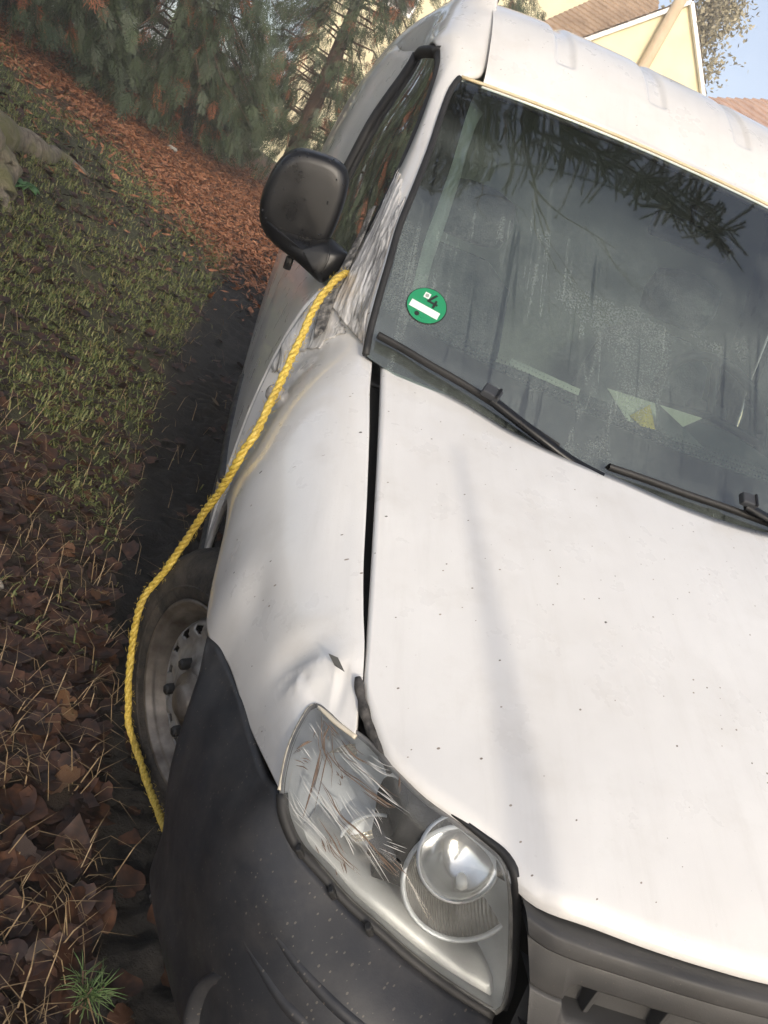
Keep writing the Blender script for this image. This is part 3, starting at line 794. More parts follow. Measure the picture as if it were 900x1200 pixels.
UU = np.linspace(-1, 1, 61); VV = np.linspace(0, 1, 40)
wsg = np.array([[ws(u, v) for u in UU] for v in VV])
screen = grid_obj('windscreen', wsg, M['windscreen'], van)
screen['label'] = 'misted windscreen with running drops and a green round sticker'
wn_in = V((0, .66, -.75))
def band(name, us, vs, mat, off=.004):
    g = np.array([[ws(u, v) + wn_in * off for u in us] for v in vs])
    return grid_obj(name, g, mat, screen)
band('frit_band', np.linspace(-1, -.925, 5), VV, M['frit'])
band('frit_band', np.linspace(.925, 1, 5), VV, M['frit'])
band('frit_band', np.linspace(-.925, .925, 40), np.linspace(0, .155, 8), M['frit'])
band('frit_band', np.linspace(-.925, .925, 40), np.linspace(.975, 1, 4), M['frit'])
# dotted edge of the lower band
dots = Geo()
for r in range(4):
    for k in range(150):
        u = -.92 + 1.84 * (k + .5 * (r % 2)) / 150; v = .162 + .011 * r
        c = ws(u, v) + wn_in * .004; s = .0026 - .0005 * r
        a, b = V((1, 0, 0)), V((0, .70, .71))
        ang = np.linspace(0, 2 * math.pi, 7)[:-1]
        dots.add([c + s * (math.cos(t) * a + math.sin(t) * b) for t in ang], [tuple(range(6))])
o = dots.obj('dot_band', M['frit'], screen, smooth=False); o['kind'] = 'stuff'
# thin pale-yellow sealant bead over the top edge
Geo().tube(np.array([ws(u, 1.0) + V((0, .006, .006)) for u in UU]), .0042, 6).obj('sealant_bead', simple('yellow_sealant', (.52, .42, .24), (.6, .52, .36), 40, .55), van)
# black rubber along the pillar edges
for s in (-1, 1):
    Geo().tube(np.array([ws(s, v) + V((s * .003, .004, .002)) for v in VV]), .0075, 6).obj('screen_seal', M['rubber'], van)

# green emission sticker, inside of the glass
sc = V((-0.6110, 1.1450, 1.1485))
vv = min(((np.linalg.norm(ws(u, v) - sc), u, v) for u in np.linspace(-1, -.7, 61) for v in np.linspace(0, .4, 81)))
su, sv = vv[1], vv[2]
s0 = ws(su, sv)
ex = ws(su + .03, sv) - s0; ex /= np.linalg.norm(ex)
ey = ws(su, sv + .02) - s0; ey -= ex * (ey @ ex); ey /= np.linalg.norm(ey)
en = np.cross(ex, ey); en = en if en[1] < 0 else -en
def decal(name, poly, mat, off, parent):
    return mesh_obj(name, [s0 + ex * a + ey * b + en * off for a, b in poly] + [s0 + ex * a + ey * b + en * (off - .0006) for a, b in poly],
                    [tuple(range(len(poly)))] + [(i, (i + 1) % len(poly), len(poly) + (i + 1) % len(poly), len(poly) + i) for i in range(len(poly))], mat, parent, smooth=False)
ang = np.linspace(0, 2 * math.pi, 49)[:-1]
stk = decal('sticker', [(.041 * math.cos(t), .041 * math.sin(t)) for t in ang], M['black_print'], .0012, screen)
stk['label'] = 'round green emission sticker showing a black 4'
decal('sticker_face', [(.0392 * math.cos(t), .0392 * math.sin(t)) for t in ang], M['sticker'], .0020, screen)
decal('sticker_field', [(-.031, -.018), (.031, -.018), (.031, -.002), (-.031, -.002)], M['white_print'], .0028, screen)
decal('sticker_seal', [(-.015, .014), (-.003, .014), (-.003, .027), (-.015, .027)], M['white_print'], .0028, screen)
decal('sticker_seal_ring', [(-.009 + .004 * math.cos(t), .0205 + .004 * math.sin(t)) for t in ang[::4]], simple('grey_print', (.3, .33, .3)), .0034, screen)
four = [(.010, .031), (.0145, .031), (.0055, .0125), (.0145, .0125), (.0145, .019), (.019, .019), (.019, .0125), (.0225, .0125), (.0225, .0085), (.019, .0085), (.019, .001), (.0145, .001), (.0145, .0085), (0, .0085), (0, .0125)]
f4 = decal('sticker_figure', [(a - .004, b) for a, b in four], M['black_print'], .0034, screen)
for k in range(2):
    decal('sticker_mark', [(-.009 + k * .012 + .005 * math.cos(t), -.026 + .005 * math.sin(t)) for t in ang[::4]], M['black_print'] if k == 0 else M['sticker'], .0026, screen)

# ---------------------------------------------------------------- roof
RY = [1.50, 1.60, 1.68, 1.76, 1.86, 2.0, 2.2, 2.6, 3.2, 4.3]
RZ = [1.553, 1.64, 1.709, 1.77, 1.828, 1.873, 1.897, 1.91, 1.91, 1.88]
def roof_z(x, y):
    dr = np.interp(y, [1.5, 1.7, 2.0, 2.4], [.035, .035, .03, .03])
    return cub(y, RY, RZ) - dr * (abs(x) / .62) ** 3
ys = np.concatenate([np.linspace(0, .5, 60), np.linspace(.52, 2.65, 50)])
xs = np.linspace(-1, 1, 241)
rg = []
for u in xs:
    x = u * .585
    wt = ws(np.clip(x / abs(edge[-1][0]), -1, 1), 1.0)
    y0 = wt[1] + .016
    col = [wt + V((0, .003, -.012)), wt + V((0, .005, .004)), (x, wt[1] + .010, (wt[2] + roof_z(x, y0)) / 2 + .006)]
    for d in ys:
        y = y0 + d; z = roof_z(x, y)
        for xr in (-.39, -.13, .13, .39):
            w = abs(x - xr)
            ends = min(max((y - 1.735) / .012, 0), 1)
            # a sunk bead: narrow groove floor with soft sides
            z -= .011 * ends * (1 / (1 + math.exp((w - .024) / .0022)))
        col.append((x, y, z))
    rg.append(col)
roof = face_out(grid_obj('roof', np.array([[tuple(q) for q in r] for r in rg]), M['paint'], van), (0, 3, 1))
roof['label'] = 'white roof with pressed grooves'
# headliner below it
hl = np.array([[(x, y, roof_z(x, y) - .05) for y in np.linspace(1.66, 4.2, 20)] for x in np.linspace(-.56, .56, 12)])
grid_obj('headliner', hl, simple('grey_headliner', (.20, .21, .20), (.26, .27, .26), 20, .9), van)

# ---------------------------------------------------------------- side frame: pillar flowing into the roof rail
FI = [(-0.6934, 1.0830, 1.0513), (-0.7057, 1.1100, 1.1037), (-0.7042, 1.1920, 1.1993), (-0.7005, 1.2670, 1.2722), (-0.6880, 1.3420, 1.3455), (-0.6711, 1.4570, 1.4420), (-0.6633, 1.5370, 1.5138), (-0.6545, 1.5980, 1.5735), (-0.6287, 1.6380, 1.6217),
      (-0.5889, 1.6680, 1.6509), (-0.5807, 1.7570, 1.7236), (-0.5781, 1.8700, 1.8028), (-0.5873, 2.0500, 1.9015), (-.590, 2.6, 1.878), (-.590, 3.4, 1.878), (-.59, 4.25, 1.85)]
FO = [(-0.7834, 1.3000, 1.0814), (-0.7649, 1.3650, 1.1464), (-0.7446, 1.4100, 1.2077), (-0.7282, 1.4500, 1.2752), (-0.7161, 1.5000, 1.3476), (-0.7018, 1.5550, 1.4185), (-0.6911, 1.6100, 1.4901), (-0.6857, 1.6600, 1.5535), (-0.6847, 1.7050, 1.6163),
      (-0.6922, 1.7450, 1.6553), (-0.7092, 1.8000, 1.6795), (-0.7056, 1.9500, 1.6807), (-0.6976, 2.2000, 1.6795), (-.745, 2.6, 1.73), (-.76, 3.4, 1.73), (-.745, 4.25, 1.70)]
frow = []
for k, (a, b) in enumerate(zip(FI, FO)):
    a, b = V(a), V(b)
    bul = .016 if k < 9 else (.03 if k < 11 else .045)
    d = V((-1, -.55, .35)) if k < 9 else V((-1, -.2, .9)) if k < 11 else V((-1, 0, .85))
    d = d / np.linalg.norm(d)
    frow.append([a - V((-.004, 0, .012)), a, a * .8 + b * .2 + d * bul * .62, a * .5 + b * .5 + d * bul, a * .2 + b * .8 + d * bul * .62, b, b + V((.012, .008, -.002))])
fg = patch([[tuple(q) for q in r] for r in frow], 300, 32)
side_r = face_out(grid_obj('side_frame', fg, M['paint'], van, thick=.010), (0, 2.4, 1.2))
side_r['label'] = 'white pillar and roof rail beside the windscreen'
side_l = grid_obj('side_frame', patch([[tuple(q) for q in r] for r in frow], 90, 16) * np.array([-1, 1, 1]), M['paint'], van, thick=.010)
face_out(side_l, (0, 2.4, 1.2))

# ---------------------------------------------------------------- doors, flanks
door_rows = [
    [(-.798, 1.335, 1.098), (-.826, 1.33, 1.045), (-.853, 1.33, .93), (-.872, 1.33, .75), (-.874, 1.33, .5), (-.85, 1.33, .25)],
    [(-.806, 1.55, 1.108), (-.835, 1.55, 1.05), (-.862, 1.55, .93), (-.882, 1.55, .75), (-.884, 1.55, .5), (-.858, 1.55, .25)],
    [(-.818, 1.9, 1.12), (-.845, 1.9, 1.06), (-.872, 1.9, .93), (-.888, 1.9, .75), (-.89, 1.9, .5), (-.862, 1.9, .25)],
    [(-.832, 2.215, 1.13), (-.856, 2.215, 1.07), (-.878, 2.215, .93), (-.89, 2.215, .75), (-.892, 2.215, .5), (-.864, 2.215, .25)]]
flank_rows = []
for y, w in ((2.225, 0), (2.42, .45), (2.65, .9), (3.2, 1.0), (3.9, .95), (4.28, .6)):
    a = np.array([(-.702, 1.70), (-.722, 1.62), (-.762, 1.49), (-.79, 1.337), (-.833, 1.13), (-.87, .95), (-.889, .72), (-.889, .45), (-.862, .25)])
    b = np.array([(-.752, 1.75), (-.795, 1.64), (-.828, 1.49), (-.851, 1.35), (-.878, 1.13), (-.893, .95), (-.90, .72), (-.897, .45), (-.87, .25)])
    q = a * (1 - w) + b * w
    flank_rows.append([(x, y, z) for x, z in q])
for s in (1, -1):
    sg = np.array([s, 1, 1])
    d = face_out(grid_obj('front_door', patch(door_rows, 50, 30) * sg, M['paint'], van, thick=.012), (0, 1.8, .8))
    mo = np.array([(r[3][0] - .004, r[3][1], .60) for r in door_rows]) * sg
    Geo().tube(cr(mo, 20), .014, 8).obj('side_moulding', M['plastic'], d)
    Geo().tube(cr(np.array([(r[5][0] + .004, r[5][1], .27) for r in door_rows]) * sg, 20), .022, 8).obj('sill', M['plastic'], d)
    f = face_out(grid_obj('flank_panel', patch(flank_rows, 60, 40) * sg, M['paint'], van, thick=.012), (0, 3.2, 1))
    # door glass between pillar and rear post
    fo = cr([FO[1], FO[3], FO[5], FO[7], FO[8], FO[9]], 16)
    re = cr([(-.822, 2.19, 1.13), (-.788, 2.19, 1.337), (-.760, 2.19, 1.49), (-.716, 2.19, 1.63), (-.704, 2.19, 1.675), (-.702, 2.19, 1.69)], 16)
    gl = np.array([[a * (1 - t) + b * t + V((-.012 * math.sin(t * math.pi), 0, 0)) for t in np.linspace(0, 1, 8)] for a, b in zip(fo, re)]) * sg
    gl = gl + V((s * .008, 0, 0))
    dg = grid_obj('door_glass', gl, M['side_glass'], d)
    Geo().tube(gl[:, 0] + V((-s * .005, .004, 0)), .012, 8).obj('window_seal', M['rubber'], d)
    Geo().tube(gl[:, -1] + V((-s * .006, .0, 0)), .016, 8).obj('window_seal', M['rubber'], d)
    Geo().tube(gl[-1] + V((-s * .004, 0, .004)), .014, 8).obj('window_seal', M['rubber'], d)
    Geo().tube(gl[0] + V((-s * .006, 0, -.004)), .014, 8).obj('window_seal', M['rubber'], d)
# tail wall and floor close the body
Geo().add([(-.80, 4.27, .3), (.80, 4.27, .3), (.82, 4.27, 1.1), (.70, 4.27, 1.72), (.55, 4.27, 1.84), (-.55, 4.27, 1.84), (-.70, 4.27, 1.72), (-.82, 4.27, 1.1)], [tuple(range(8))]).obj('tail_wall', M['paint'], van, smooth=False, thick=.02)
Geo().box((0, 2.7, .30), (1.62, 3.2, .06)).obj('floor_pan', M['dark'], van, smooth=False)

# small side repeater on the wing
rc = V((-0.8435, 1.1350, 0.8975))
Geo().grid(lathe_grid([(.001, .010), (.010, .009), (.017, .004), (.020, -.004), (.020, -.02)], 20, rc, (-.9, -.25, .35)) * np.array([1, 1, 1]), cv=True).obj('side_repeater', simple('repeater_lens', (.30, .28, .26), (.45, .42, .38), 30, .2), van)

# ---------------------------------------------------------------- taped-over pillar foot
def tape_material():
    m = bpy.data.materials.new('crumpled_clear_tape')
    n, l, b = nodes_of(m)
    tc = n.new('ShaderNodeTexCoord')
    def dotc(v):
        k = n.new('ShaderNodeVectorMath'); k.operation = 'DOT_PRODUCT'; k.inputs[1].default_value = v
        l.new(tc.outputs['Object'], k.inputs[0]); return k.outputs['Value']
    def stretched(ac, x_, al, det, dist):
        cx = n.new('ShaderNodeCombineXYZ')
        l.new(dotc((0, .78 * ac, -.62 * ac)), cx.inputs[0]); l.new(dotc((x_, 0, 0)), cx.inputs[1]); l.new(dotc((0, .62 * al, .78 * al)), cx.inputs[2])
        return tex_noise(n, l, 1.0, det, .65, vec=cx.outputs[0], dist=dist)
    st = stretched(70, 60, 9, 6, .5)
    smear = stretched(26, 20, 5, 5, .4)
    big = tex_noise(n, l, 10, 4, .6)
    col = ramp(n, l, st, [(0.30, (.36, .35, .33)), (0.42, (.60, .58, .55)), (0.60, (.74, .72, .69)), (0.75, (.82, .80, .77))])
    col = mixc(n, l, ramp(n, l, big, [(.58, (0, 0, 0)), (.66, (.6, .6, .6))]), col, (.62, .53, .43))
    col = mixc(n, l, ramp(n, l, smear, [(.50, (0, 0, 0)), (.60, (.85, .85, .85))]), col, (.10, .10, .098))
    l.new(col, b.inputs['Base Color'])
    setin(b, 'Roughness', .18); setin(b, 'Specular IOR Level', .6)
    bump(n, l, b, st, .45, .006)
    return m
M['tape'] = tape_material()
def wrinkled(sub_, ref, lift, amp, seed):
    nu, nv = sub_.shape[:2]
    ii, jj = np.meshgrid(np.arange(nu), np.arange(nv), indexing='ij')
    # long sharp folds along the pillar plus small crumples
    f1 = 1 - np.abs(fbm(ii * .025 + jj * .02, jj * .22 + ii * .012, seed, 3)) * 2.4
    f2 = 1 - np.abs(fbm(ii * .25 - jj * .12, jj * .28 + ii * .1, seed + 5, 3)) * 2.2
    w = lift + amp * np.clip(f1, 0, 1) ** 3 + amp * .18 * np.clip(f2, 0, 1) ** 2
    return sub_ + (w[..., None]) * V(ref)
def ragged(name, g, mask, label=None):
    nu, nv = g.shape[:2]
    f = [q for q in grid_faces(nu, nv) if mask(q[0] // nv, q[0] % nv)]
    o = mesh_obj(name, g.reshape(-1, 3), f, M['tape'], van)
    face_out(o, (0, 1.4, .8))
    o.modifiers.new('solid', 'SOLIDIFY').thickness = .0010
    if label: o['label'] = label
    return o
fg2 = patch([[tuple(q) for q in r] for r in frow], 900, 64)
sub1 = wrinkled(fg2[0:112, 9:62], (-.80, -.45, .40), .0012, .0030, 3)
n1 = vnoise(np.arange(64) * .35, np.zeros(64), 21) * 26
tape = ragged('adhesive_tape', sub1, lambda i, j: i < 108 - n1[j], 'crumpled clear tape wrapped round the pillar foot')
sub2 = wrinkled(wg[150:199, 2:52], (-.55, -.2, .75), .0012, .005, 13)
n2 = vnoise(np.arange(64) * .30, np.zeros(64), 33) * 26
ragged('adhesive_tape', sub2, lambda i, j: i > 12 + n2[j] * .8 + 2.4 * max(0, j - 13))
# dark crushed strip under the tape, next to the mirror foot
dk = np.array([[(-0.7336, 1.4350, 1.2857), (-0.7441, 1.4400, 1.2719)], [(-0.7405, 1.3900, 1.2304), (-0.7549, 1.3950, 1.2055)], [(-0.7509, 1.3450, 1.1753), (-0.7707, 1.3450, 1.1433)], [(-0.7620, 1.2950, 1.1129), (-0.7863, 1.2850, 1.0831)], [(-0.7665, 1.2500, 1.0670), (-0.7904, 1.2400, 1.0378)], [(-0.7695, 1.2100, 1.0295), (-0.7856, 1.2050, 1.0061)]])
dg_ = patch([[tuple(q) for q in r] for r in dk], 40, 10)
dg_ += V((-.010, -.012, .006)) + (fbm(*np.meshgrid(np.arange(40) * .3, np.arange(10) * .5, indexing='ij'), 5, 3) * .004)[..., None] * V((-.7, -.5, .3))
grid_obj('scuffed_strip', dg_, simple('scuffed_dark_plastic', (.018, .018, .018), (.30, .29, .275), 60, .3, bstr=.9, bscale=80, bdist=.012, detail=7), van, thick=.0015)

# ---------------------------------------------------------------- door mirror
def dome(outline, prof, n=96):
    o_ = cr(outline, n, closed=True); cm = o_.mean(0); rows_ = []
    for r, dy in prof:
        q = cm + (o_ - cm) * r
        q[:, 1] += dy
        rows_.append(q)
    return np.array(rows_), cm, o_
MO = [(-0.9573, 1.4500, 1.3232), (-0.9343, 1.4500, 1.3409), (-0.8980, 1.4500, 1.3477), (-0.8615, 1.4500, 1.3491), (-0.8334, 1.4500, 1.3417), (-0.8165, 1.4500, 1.3225), (-0.8094, 1.4500, 1.2918), (-0.8074, 1.4500, 1.2473), (-0.8107, 1.4500, 1.1999), (-0.8208, 1.4500, 1.1707),
      (-0.8490, 1.4500, 1.1583), (-0.8949, 1.4500, 1.1509), (-0.9401, 1.4500, 1.1552), (-0.9677, 1.4500, 1.1679), (-0.9792, 1.4500, 1.1919), (-0.9838, 1.4500, 1.2256), (-0.9785, 1.4500, 1.2699), (-0.9696, 1.4500, 1.3023)]
prof = [(.02, -.058), (.3, -.0575), (.55, -.056), (.72, -.0555), (.84, -.0535), (.905, -.049), (.95, -.040), (.98, -.024), (1.0, .004), (1.0, .045), (.975, .052), (.95, .050), (.93, .040), (.02, .040)]
mg, cm, o_ = dome(MO, prof)
mirror = grid_obj('door_mirror', mg, M['plastic_clean'], van, closed_v=True, flip=True)
mirror['label'] = 'black door mirror housing wet with drops'
gm = np.array([cm + (o_ - cm) * r + V((0, .045, 0)) for r in (.02, .5, .9)])
grid_obj('mirror_glass', gm, M['chrome'], mirror, closed_v=True)
AO = [(-0.9761, 1.4350, 1.1848), (-0.9384, 1.4300, 1.1769), (-0.8910, 1.4200, 1.1767), (-0.8488, 1.4100, 1.1802), (-0.8175, 1.3950, 1.1916), (-0.7942, 1.3850, 1.1863), (-0.7698, 1.3750, 1.1776), (-0.7694, 1.3700, 1.1593), (-0.7840, 1.3650, 1.1277), (-0.8043, 1.3650, 1.1009), (-0.8369, 1.3800, 1.1098), (-0.8770, 1.3950, 1.1236), (-0.9247, 1.4150, 1.1360), (-0.9585, 1.4300, 1.1542)]
fo_g, fcm, fo_o = dome(AO, [(.02, -.046), (.4, -.045), (.65, -.040), (.82, -.030), (.92, -.018), (.98, -.004), (1.0, .010), (1.0, .04), (.9, .05), (.02, .05)])
grid_obj('mirror_arm', fo_g, M['plastic_clean'], mirror, closed_v=True, flip=True)
Geo().tube(cr([(-0.8204, 1.3450, 1.1904), (-0.8102, 1.3250, 1.1652), (-0.8148, 1.3200, 1.1232)], 14), .0012, 5).obj('arm_joint', M['frit'], mirror)
Geo().box(V((-0.8845, 1.4300, 1.1083)), (.018, .02, .03)).obj('mirror_foot', M['plastic_clean'], mirror, bevel=.004)
# rain beads on the cap
beads = Geo()
for k in range(26):
    j = random.randrange(2, 7); i = random.randrange(96)
    c = mg[j, i]; 
    beads.grid(lathe_grid([(.0003, .0016), (.0014, .0011), (.0022, -.0004)], 8, c, (-.1, -1, .15)), cv=True)
bo = beads.obj('rain_bead', simple('water_bead', (.02, .02, .022), None, rough=.03, spec=.8), mirror); bo['kind'] = 'stuff'
mirror_l = mirror_tree(mirror)
if 'label' in mirror_l: del mirror_l['label']

# ---------------------------------------------------------------- wipers and cowl
cg = np.array([[(x, np.interp(abs(x), [0, .1, .29, .485, .668], [.86, .865, .90, .96, 1.06]) + d, np.interp(abs(x), [0, .668], [.985, 1.02]) - .01 + e) for d, e in ((-.03, -.01), (.03, -.02), (.10, -.01))] for x in np.linspace(-.70, .70, 40)])
grid_obj('cowl_panel', cg, M['rubber'], van, thick=.008)
def wiper(blade, knuckle, arm_pts):
    b = cr(blade, 40)
    up = V((0, -.62, .78))
    root = Geo()
    g = []
    for q in b:
        g.append([q + up * .004 + V((0, .004, 0)), q + up * .016 + V((0, .004, .001)), q + up * .020, q + up * .016 - V((0, .006, .004)), q + up * .006 - V((0, .007, .004)), q + up * .003])
    root.grid(np.array(g), cv=True)
    w = root.obj('wiper', M['rubber'], van)
    Geo().grid(np.array([[q + V((0, .003, .001)), q + up * .006 + V((0, .003, .001)), q + up * .006, q] for q in b]), cv=True).obj('wiper_rubber', M['frit'], w)
    k0 = V(knuckle); d = b[-1] - b[0]; d /= np.linalg.norm(d)
    side = np.cross(d, up); side /= np.linalg.norm(side)
    R3 = np.stack([d, side, up], axis=1)
    Geo().box(k0 + up * .022, (.036, .024, .016), R3).obj('wiper_joint', plastic_material('wiper_plastic', (.03, .032, .036), .1, .35), w, smooth=False, bevel=.003)
    Geo().box(k0 + up * .030 + d * .011, (.005, .025, .006), R3).obj('wiper_joint_rib', M['plastic_clean'], w, smooth=False, bevel=.001)
    a = cr(arm_pts, 30)
    Geo().grid(np.array([[q + side * .010 * s_ + up * h for s_, h in ((-1, .012), (-.7, .022), (.7, .022), (1, .012))] for q in a]), cv=True).obj('wiper_arm', M['plastic_clean'], w)
    return w
def on_ws(px_pt): return px_pt
w1 = wiper([(-0.6936, 1.0720, 1.0818), (-0.6426, 1.0550, 1.0767), (-0.5901, 1.0330, 1.0700), (-0.5287, 1.0120, 1.0628), (-0.4666, 0.9900, 1.0529), (-0.3944, 0.9650, 1.0388), (-0.3224, 0.9400, 1.0246)], (-0.4709, 0.9850, 1.0601),
           [(-0.4654, 0.9800, 1.0531), (-0.4132, 0.9620, 1.0386), (-0.3575, 0.9430, 1.0239), (-0.2911, 0.9250, 1.0070), (-0.2310, 0.9050, 1.0014)])
w1['label'] = 'left-hand black wiper lying at the foot of the windscreen'
w2 = wiper([(-0.2161, 0.9300, 1.0234), (-0.1408, 0.9260, 1.0249), (-0.0446, 0.9240, 1.0246), (0.0541, 0.9230, 1.0256), (0.1697, 0.9250, 1.0239), (0.3324, 0.9300, 1.0264)], (0.0745, 0.9180, 1.0466),
           [(0.0722, 0.9140, 1.0400), (0.1229, 0.9090, 1.0322), (0.2048, 0.9000, 1.0245), (0.3575, 0.9000, 1.0202)])
w2['label'] = 'right-hand black wiper resting just above the bonnet edge'

# ---------------------------------------------------------------- wheels
def tyre_profile():
    # (radius, offset along outward axis); outer lip at 0
    return [(.205, -.004), (.212, .004), (.225, .010), (.245, .014), (.268, .013), (.288, .006), (.300, -.006), (.309, -.020), (.314, -.032), (.3065, -.034), (.3065, -.041), (.315, -.043),
            (.3165, -.075), (.309, -.077), (.309, -.086), (.3165, -.088), (.3165, -.125), (.309, -.127), (.309, -.136), (.315, -.138), (.312, -.165), (.300, -.19), (.26, -.205), (.21, -.20)]
def tyre_material():
    m = bpy.data.materials.new('muddy_tyre')
    n, l, b = nodes_of(m)
    mud = ramp(n, l, tex_noise(n, l, 16, 8, .7), [(.38, (0, 0, 0)), (.62, (.9, .9, .9))])
    c = mixc(n, l, mud, (.010, .0096, .009), (.070, .058, .046))
    l.new(c, b.inputs['Base Color']); setin(b, 'Roughness', .72)
    bump(n, l, b, tex_noise(n, l, 60, 8, .7), .8, .010)
    return m
M['tyre'] = tyre_material()
def wheel(centre, steer, side=-1):
    ax = V((side * math.cos(steer), -math.sin(steer), 0)); c = V(centre)
    prof = tyre_profile()
    g = lathe_grid(prof, 96, c, ax)
    # tread blocks: shoulder notches
    a = np.arange(96)
    for r in (7, 8, 11, 12):
        g[r] -= (g[r] - (c + ax * prof[r][1])) * (.016 * ((a % 4) < 1))[:, None]
    t = grid_obj('wheel', g, M['tyre'], van, closed_v=True, flip=True)
    # raised rings and lettering-like blocks on the sidewall
    Geo().grid(lathe_grid([(.232, .010), (.234, .0145), (.237, .0145), (.239, .012)], 72, c, ax), cv=True).obj('sidewall_ring', M['tyre'], t)
    u = np.cross(ax, V((0, 0, 1))); u /= np.linalg.norm(u); w = np.cross(ax, u)
    let = Geo()
    for k in range(26):
        th = 1.1 + k * .062 + (0.5 if k > 12 else 0)
        d = math.cos(th) * u + math.sin(th) * w; tt = np.cross(ax, d)
        let.box(c + d * .258 + ax * .0145, (.018 if k % 3 else .024, .0085 if k % 2 else .0115, .003), np.stack([d, tt, ax], axis=1))
    lo = let.obj('sidewall_lettering', M['tyre'], t, smooth=False); lo['kind'] = 'stuff'
    # steel rim: flange, well, disc with vent holes
    rp = [(.206, .002), (.210, .005), (.206, .009), (.200, .006), (.197, -.003), (.192, -.008), (.186, -.009), (.184, -.022), (.178, -.027), (.176, -.044), (.170, -.048), (.169, -.060)]
    rim = grid_obj('rim', lathe_grid(rp, 72, c, ax), M['metal_dirty'], t, closed_v=True)
    nr, na = 16, 144
    rr = np.linspace(.171, .060, nr)
    off = np.interp(rr, [.06, .075, .10, .125, .145, .160, .171], [.004, .004, -.012, -.022, -.014, -.022, -.052])
    dg = lathe_grid(list(zip(rr, off)), na, c, ax)
    faces = []
    for q in grid_faces(nr, na, closed_v=True):
        i, j = q[0] // na, q[0] % na
        rad = (rr[i] + rr[min(i + 1, nr - 1)]) / 2; ang_ = (j + .5) / na * 2 * math.pi
        best = min(abs(((ang_ - (h + .5) * 2 * math.pi / 16 + math.pi) % (2 * math.pi)) - math.pi) for h in range(16))
        if ((rad - .146) / .0125) ** 2 + (best * .146 / .0160) ** 2 < 1: continue
        faces.append(q)
    mesh_obj('rim_disc', dg.reshape(-1, 3), faces, M['steel_disc'], t).modifiers.new('solid', 'SOLIDIFY').thickness = .004
    grid_obj('hub_cap', lathe_grid([(.062, .002), (.058, .010), (.040, .012), (.034, .024), (.030, .028), (.001, .030)], 36, c, ax), M['metal_dirty'], t, closed_v=True)
    for k in range(5):
        th = k * 2 * math.pi / 5 + .35
        d = math.cos(th) * u + math.sin(th) * w
        grid_obj('wheel_bolt', lathe_grid([(.012, -.01), (.012, .018), (.010, .022), (.001, .022)], 6, c + d * .076, ax), M['rubber'], t, closed_v=True)
    grid_obj('brake_drum', lathe_grid([(.15, -.06), (.15, -.12), (.001, -.06)][:2] + [(.001, -.058)][:0] + [], 30, c, ax) if False else lathe_grid([(.17, -.085), (.001, -.085)], 30, c, ax), M['dark'], t, closed_v=True)
    return t
wh = wheel((-.812, .912, .283), math.radians(31.0))
wh['label'] = 'muddy front wheel with a steel rim, turned outwards'
wheel((.80, .912, .31), math.radians(-31.0) , 1)
wheel((-.80, 3.58, .29), 0.0)
wheel((.80, 3.58, .31), 0.0, 1)
# wheel arch liners
for s in (-1, 1):
    for yc in (.91, 3.58):
        a = np.linspace(-.25, math.pi + .25, 24)
        g = np.array([[(s * x, yc + .405 * math.cos(t), .29 + .405 * math.sin(t)) for x in (.80, .70, .45)] for t in a])
        grid_obj('wheel_arch_liner', g, M['dark'], van, thick=.006)
        g2 = np.array([[(s * .46, yc + r * math.cos(t), .29 + r * math.sin(t)) for r in (.0, .425)] for t in a])
        grid_obj('wheel_arch_wall', g2, M['dark'], van)

# ---------------------------------------------------------------- cabin
dg2 = []
for x in np.linspace(-.70, .70, 40):
    fy = np.interp(abs(x), [0, .29, .485, .70], [.93, .96, 1.02, 1.12])
    hump = .035 * math.exp(-((x - .38) / .16) ** 2)
    dg2.append([(x, fy, 1.000), (x, fy + .10, 1.025), (x, 1.25, 1.035), (x, 1.45, 1.04 + hump), (x, 1.62, 1.035 + hump * 1.2), (x, 1.68, .99), (x, 1.69, .80), (x, 1.66, .55)])
grid_obj('dashboard', patch(dg2, 60, 40), M['dash'], van)
Geo().add([(-.80, 2.36, .35), (.80, 2.36, .35), (.80, 2.36, 1.1), (.66, 2.36, 1.66), (.54, 2.36, 1.80), (-.54, 2.36, 1.80), (-.66, 2.36, 1.66), (-.80, 2.36, 1.1)], [tuple(range(8))]).obj('bulkhead', M['bulkhead'], van, smooth=False, thick=.02)
for x in (-.38, .38):
    sr = []
    for k, (y, z, w, d) in enumerate(((2.02, .62, .23, .09), (2.05, .80, .24, .08), (2.10, 1.0, .235, .075), (2.14, 1.18, .20, .06), (2.155, 1.24, .10, .04))):
        sr.append([(x + w * math.copysign(abs(math.cos(t)) ** .6, math.cos(t)), y + d * math.copysign(abs(math.sin(t)) ** .7, math.sin(t)), z) for t in np.linspace(0, 2 * math.pi, 28, endpoint=False)])
    s_ = grid_obj('seat', np.array(sr), M['seat'], van, closed_v=True)
    hr = []
    for z, w, d in ((1.27, .06, .02), (1.285, .12, .045), (1.35, .135, .05), (1.42, .12, .045), (1.44, .05, .02)):
        hr.append([(x + w * math.copysign(abs(math.cos(t)) ** .6, math.cos(t)), 2.15 + d * math.sin(t), z) for t in np.linspace(0, 2 * math.pi, 24, endpoint=False)])
    grid_obj('headrest', np.array(hr), M['seat'], s_, closed_v=True)
    Geo().box((x, 1.85, .58), (.46, .46, .12)).obj('seat_cushion', M['seat'], s_, bevel=.03)
swc = V((.40, 1.69, 1.09)); sax = V((0, .80, -.60)); 
u_ = V((1, 0, 0)); w_ = np.cross(sax, u_)
ringp = np.array([swc + .185 * (math.cos(t) * u_ + math.sin(t) * w_) for t in np.linspace(0, 2 * math.pi, 65)])
sw = Geo().tube(ringp, .015, 10).obj('steering_wheel', M['rubber'], van)
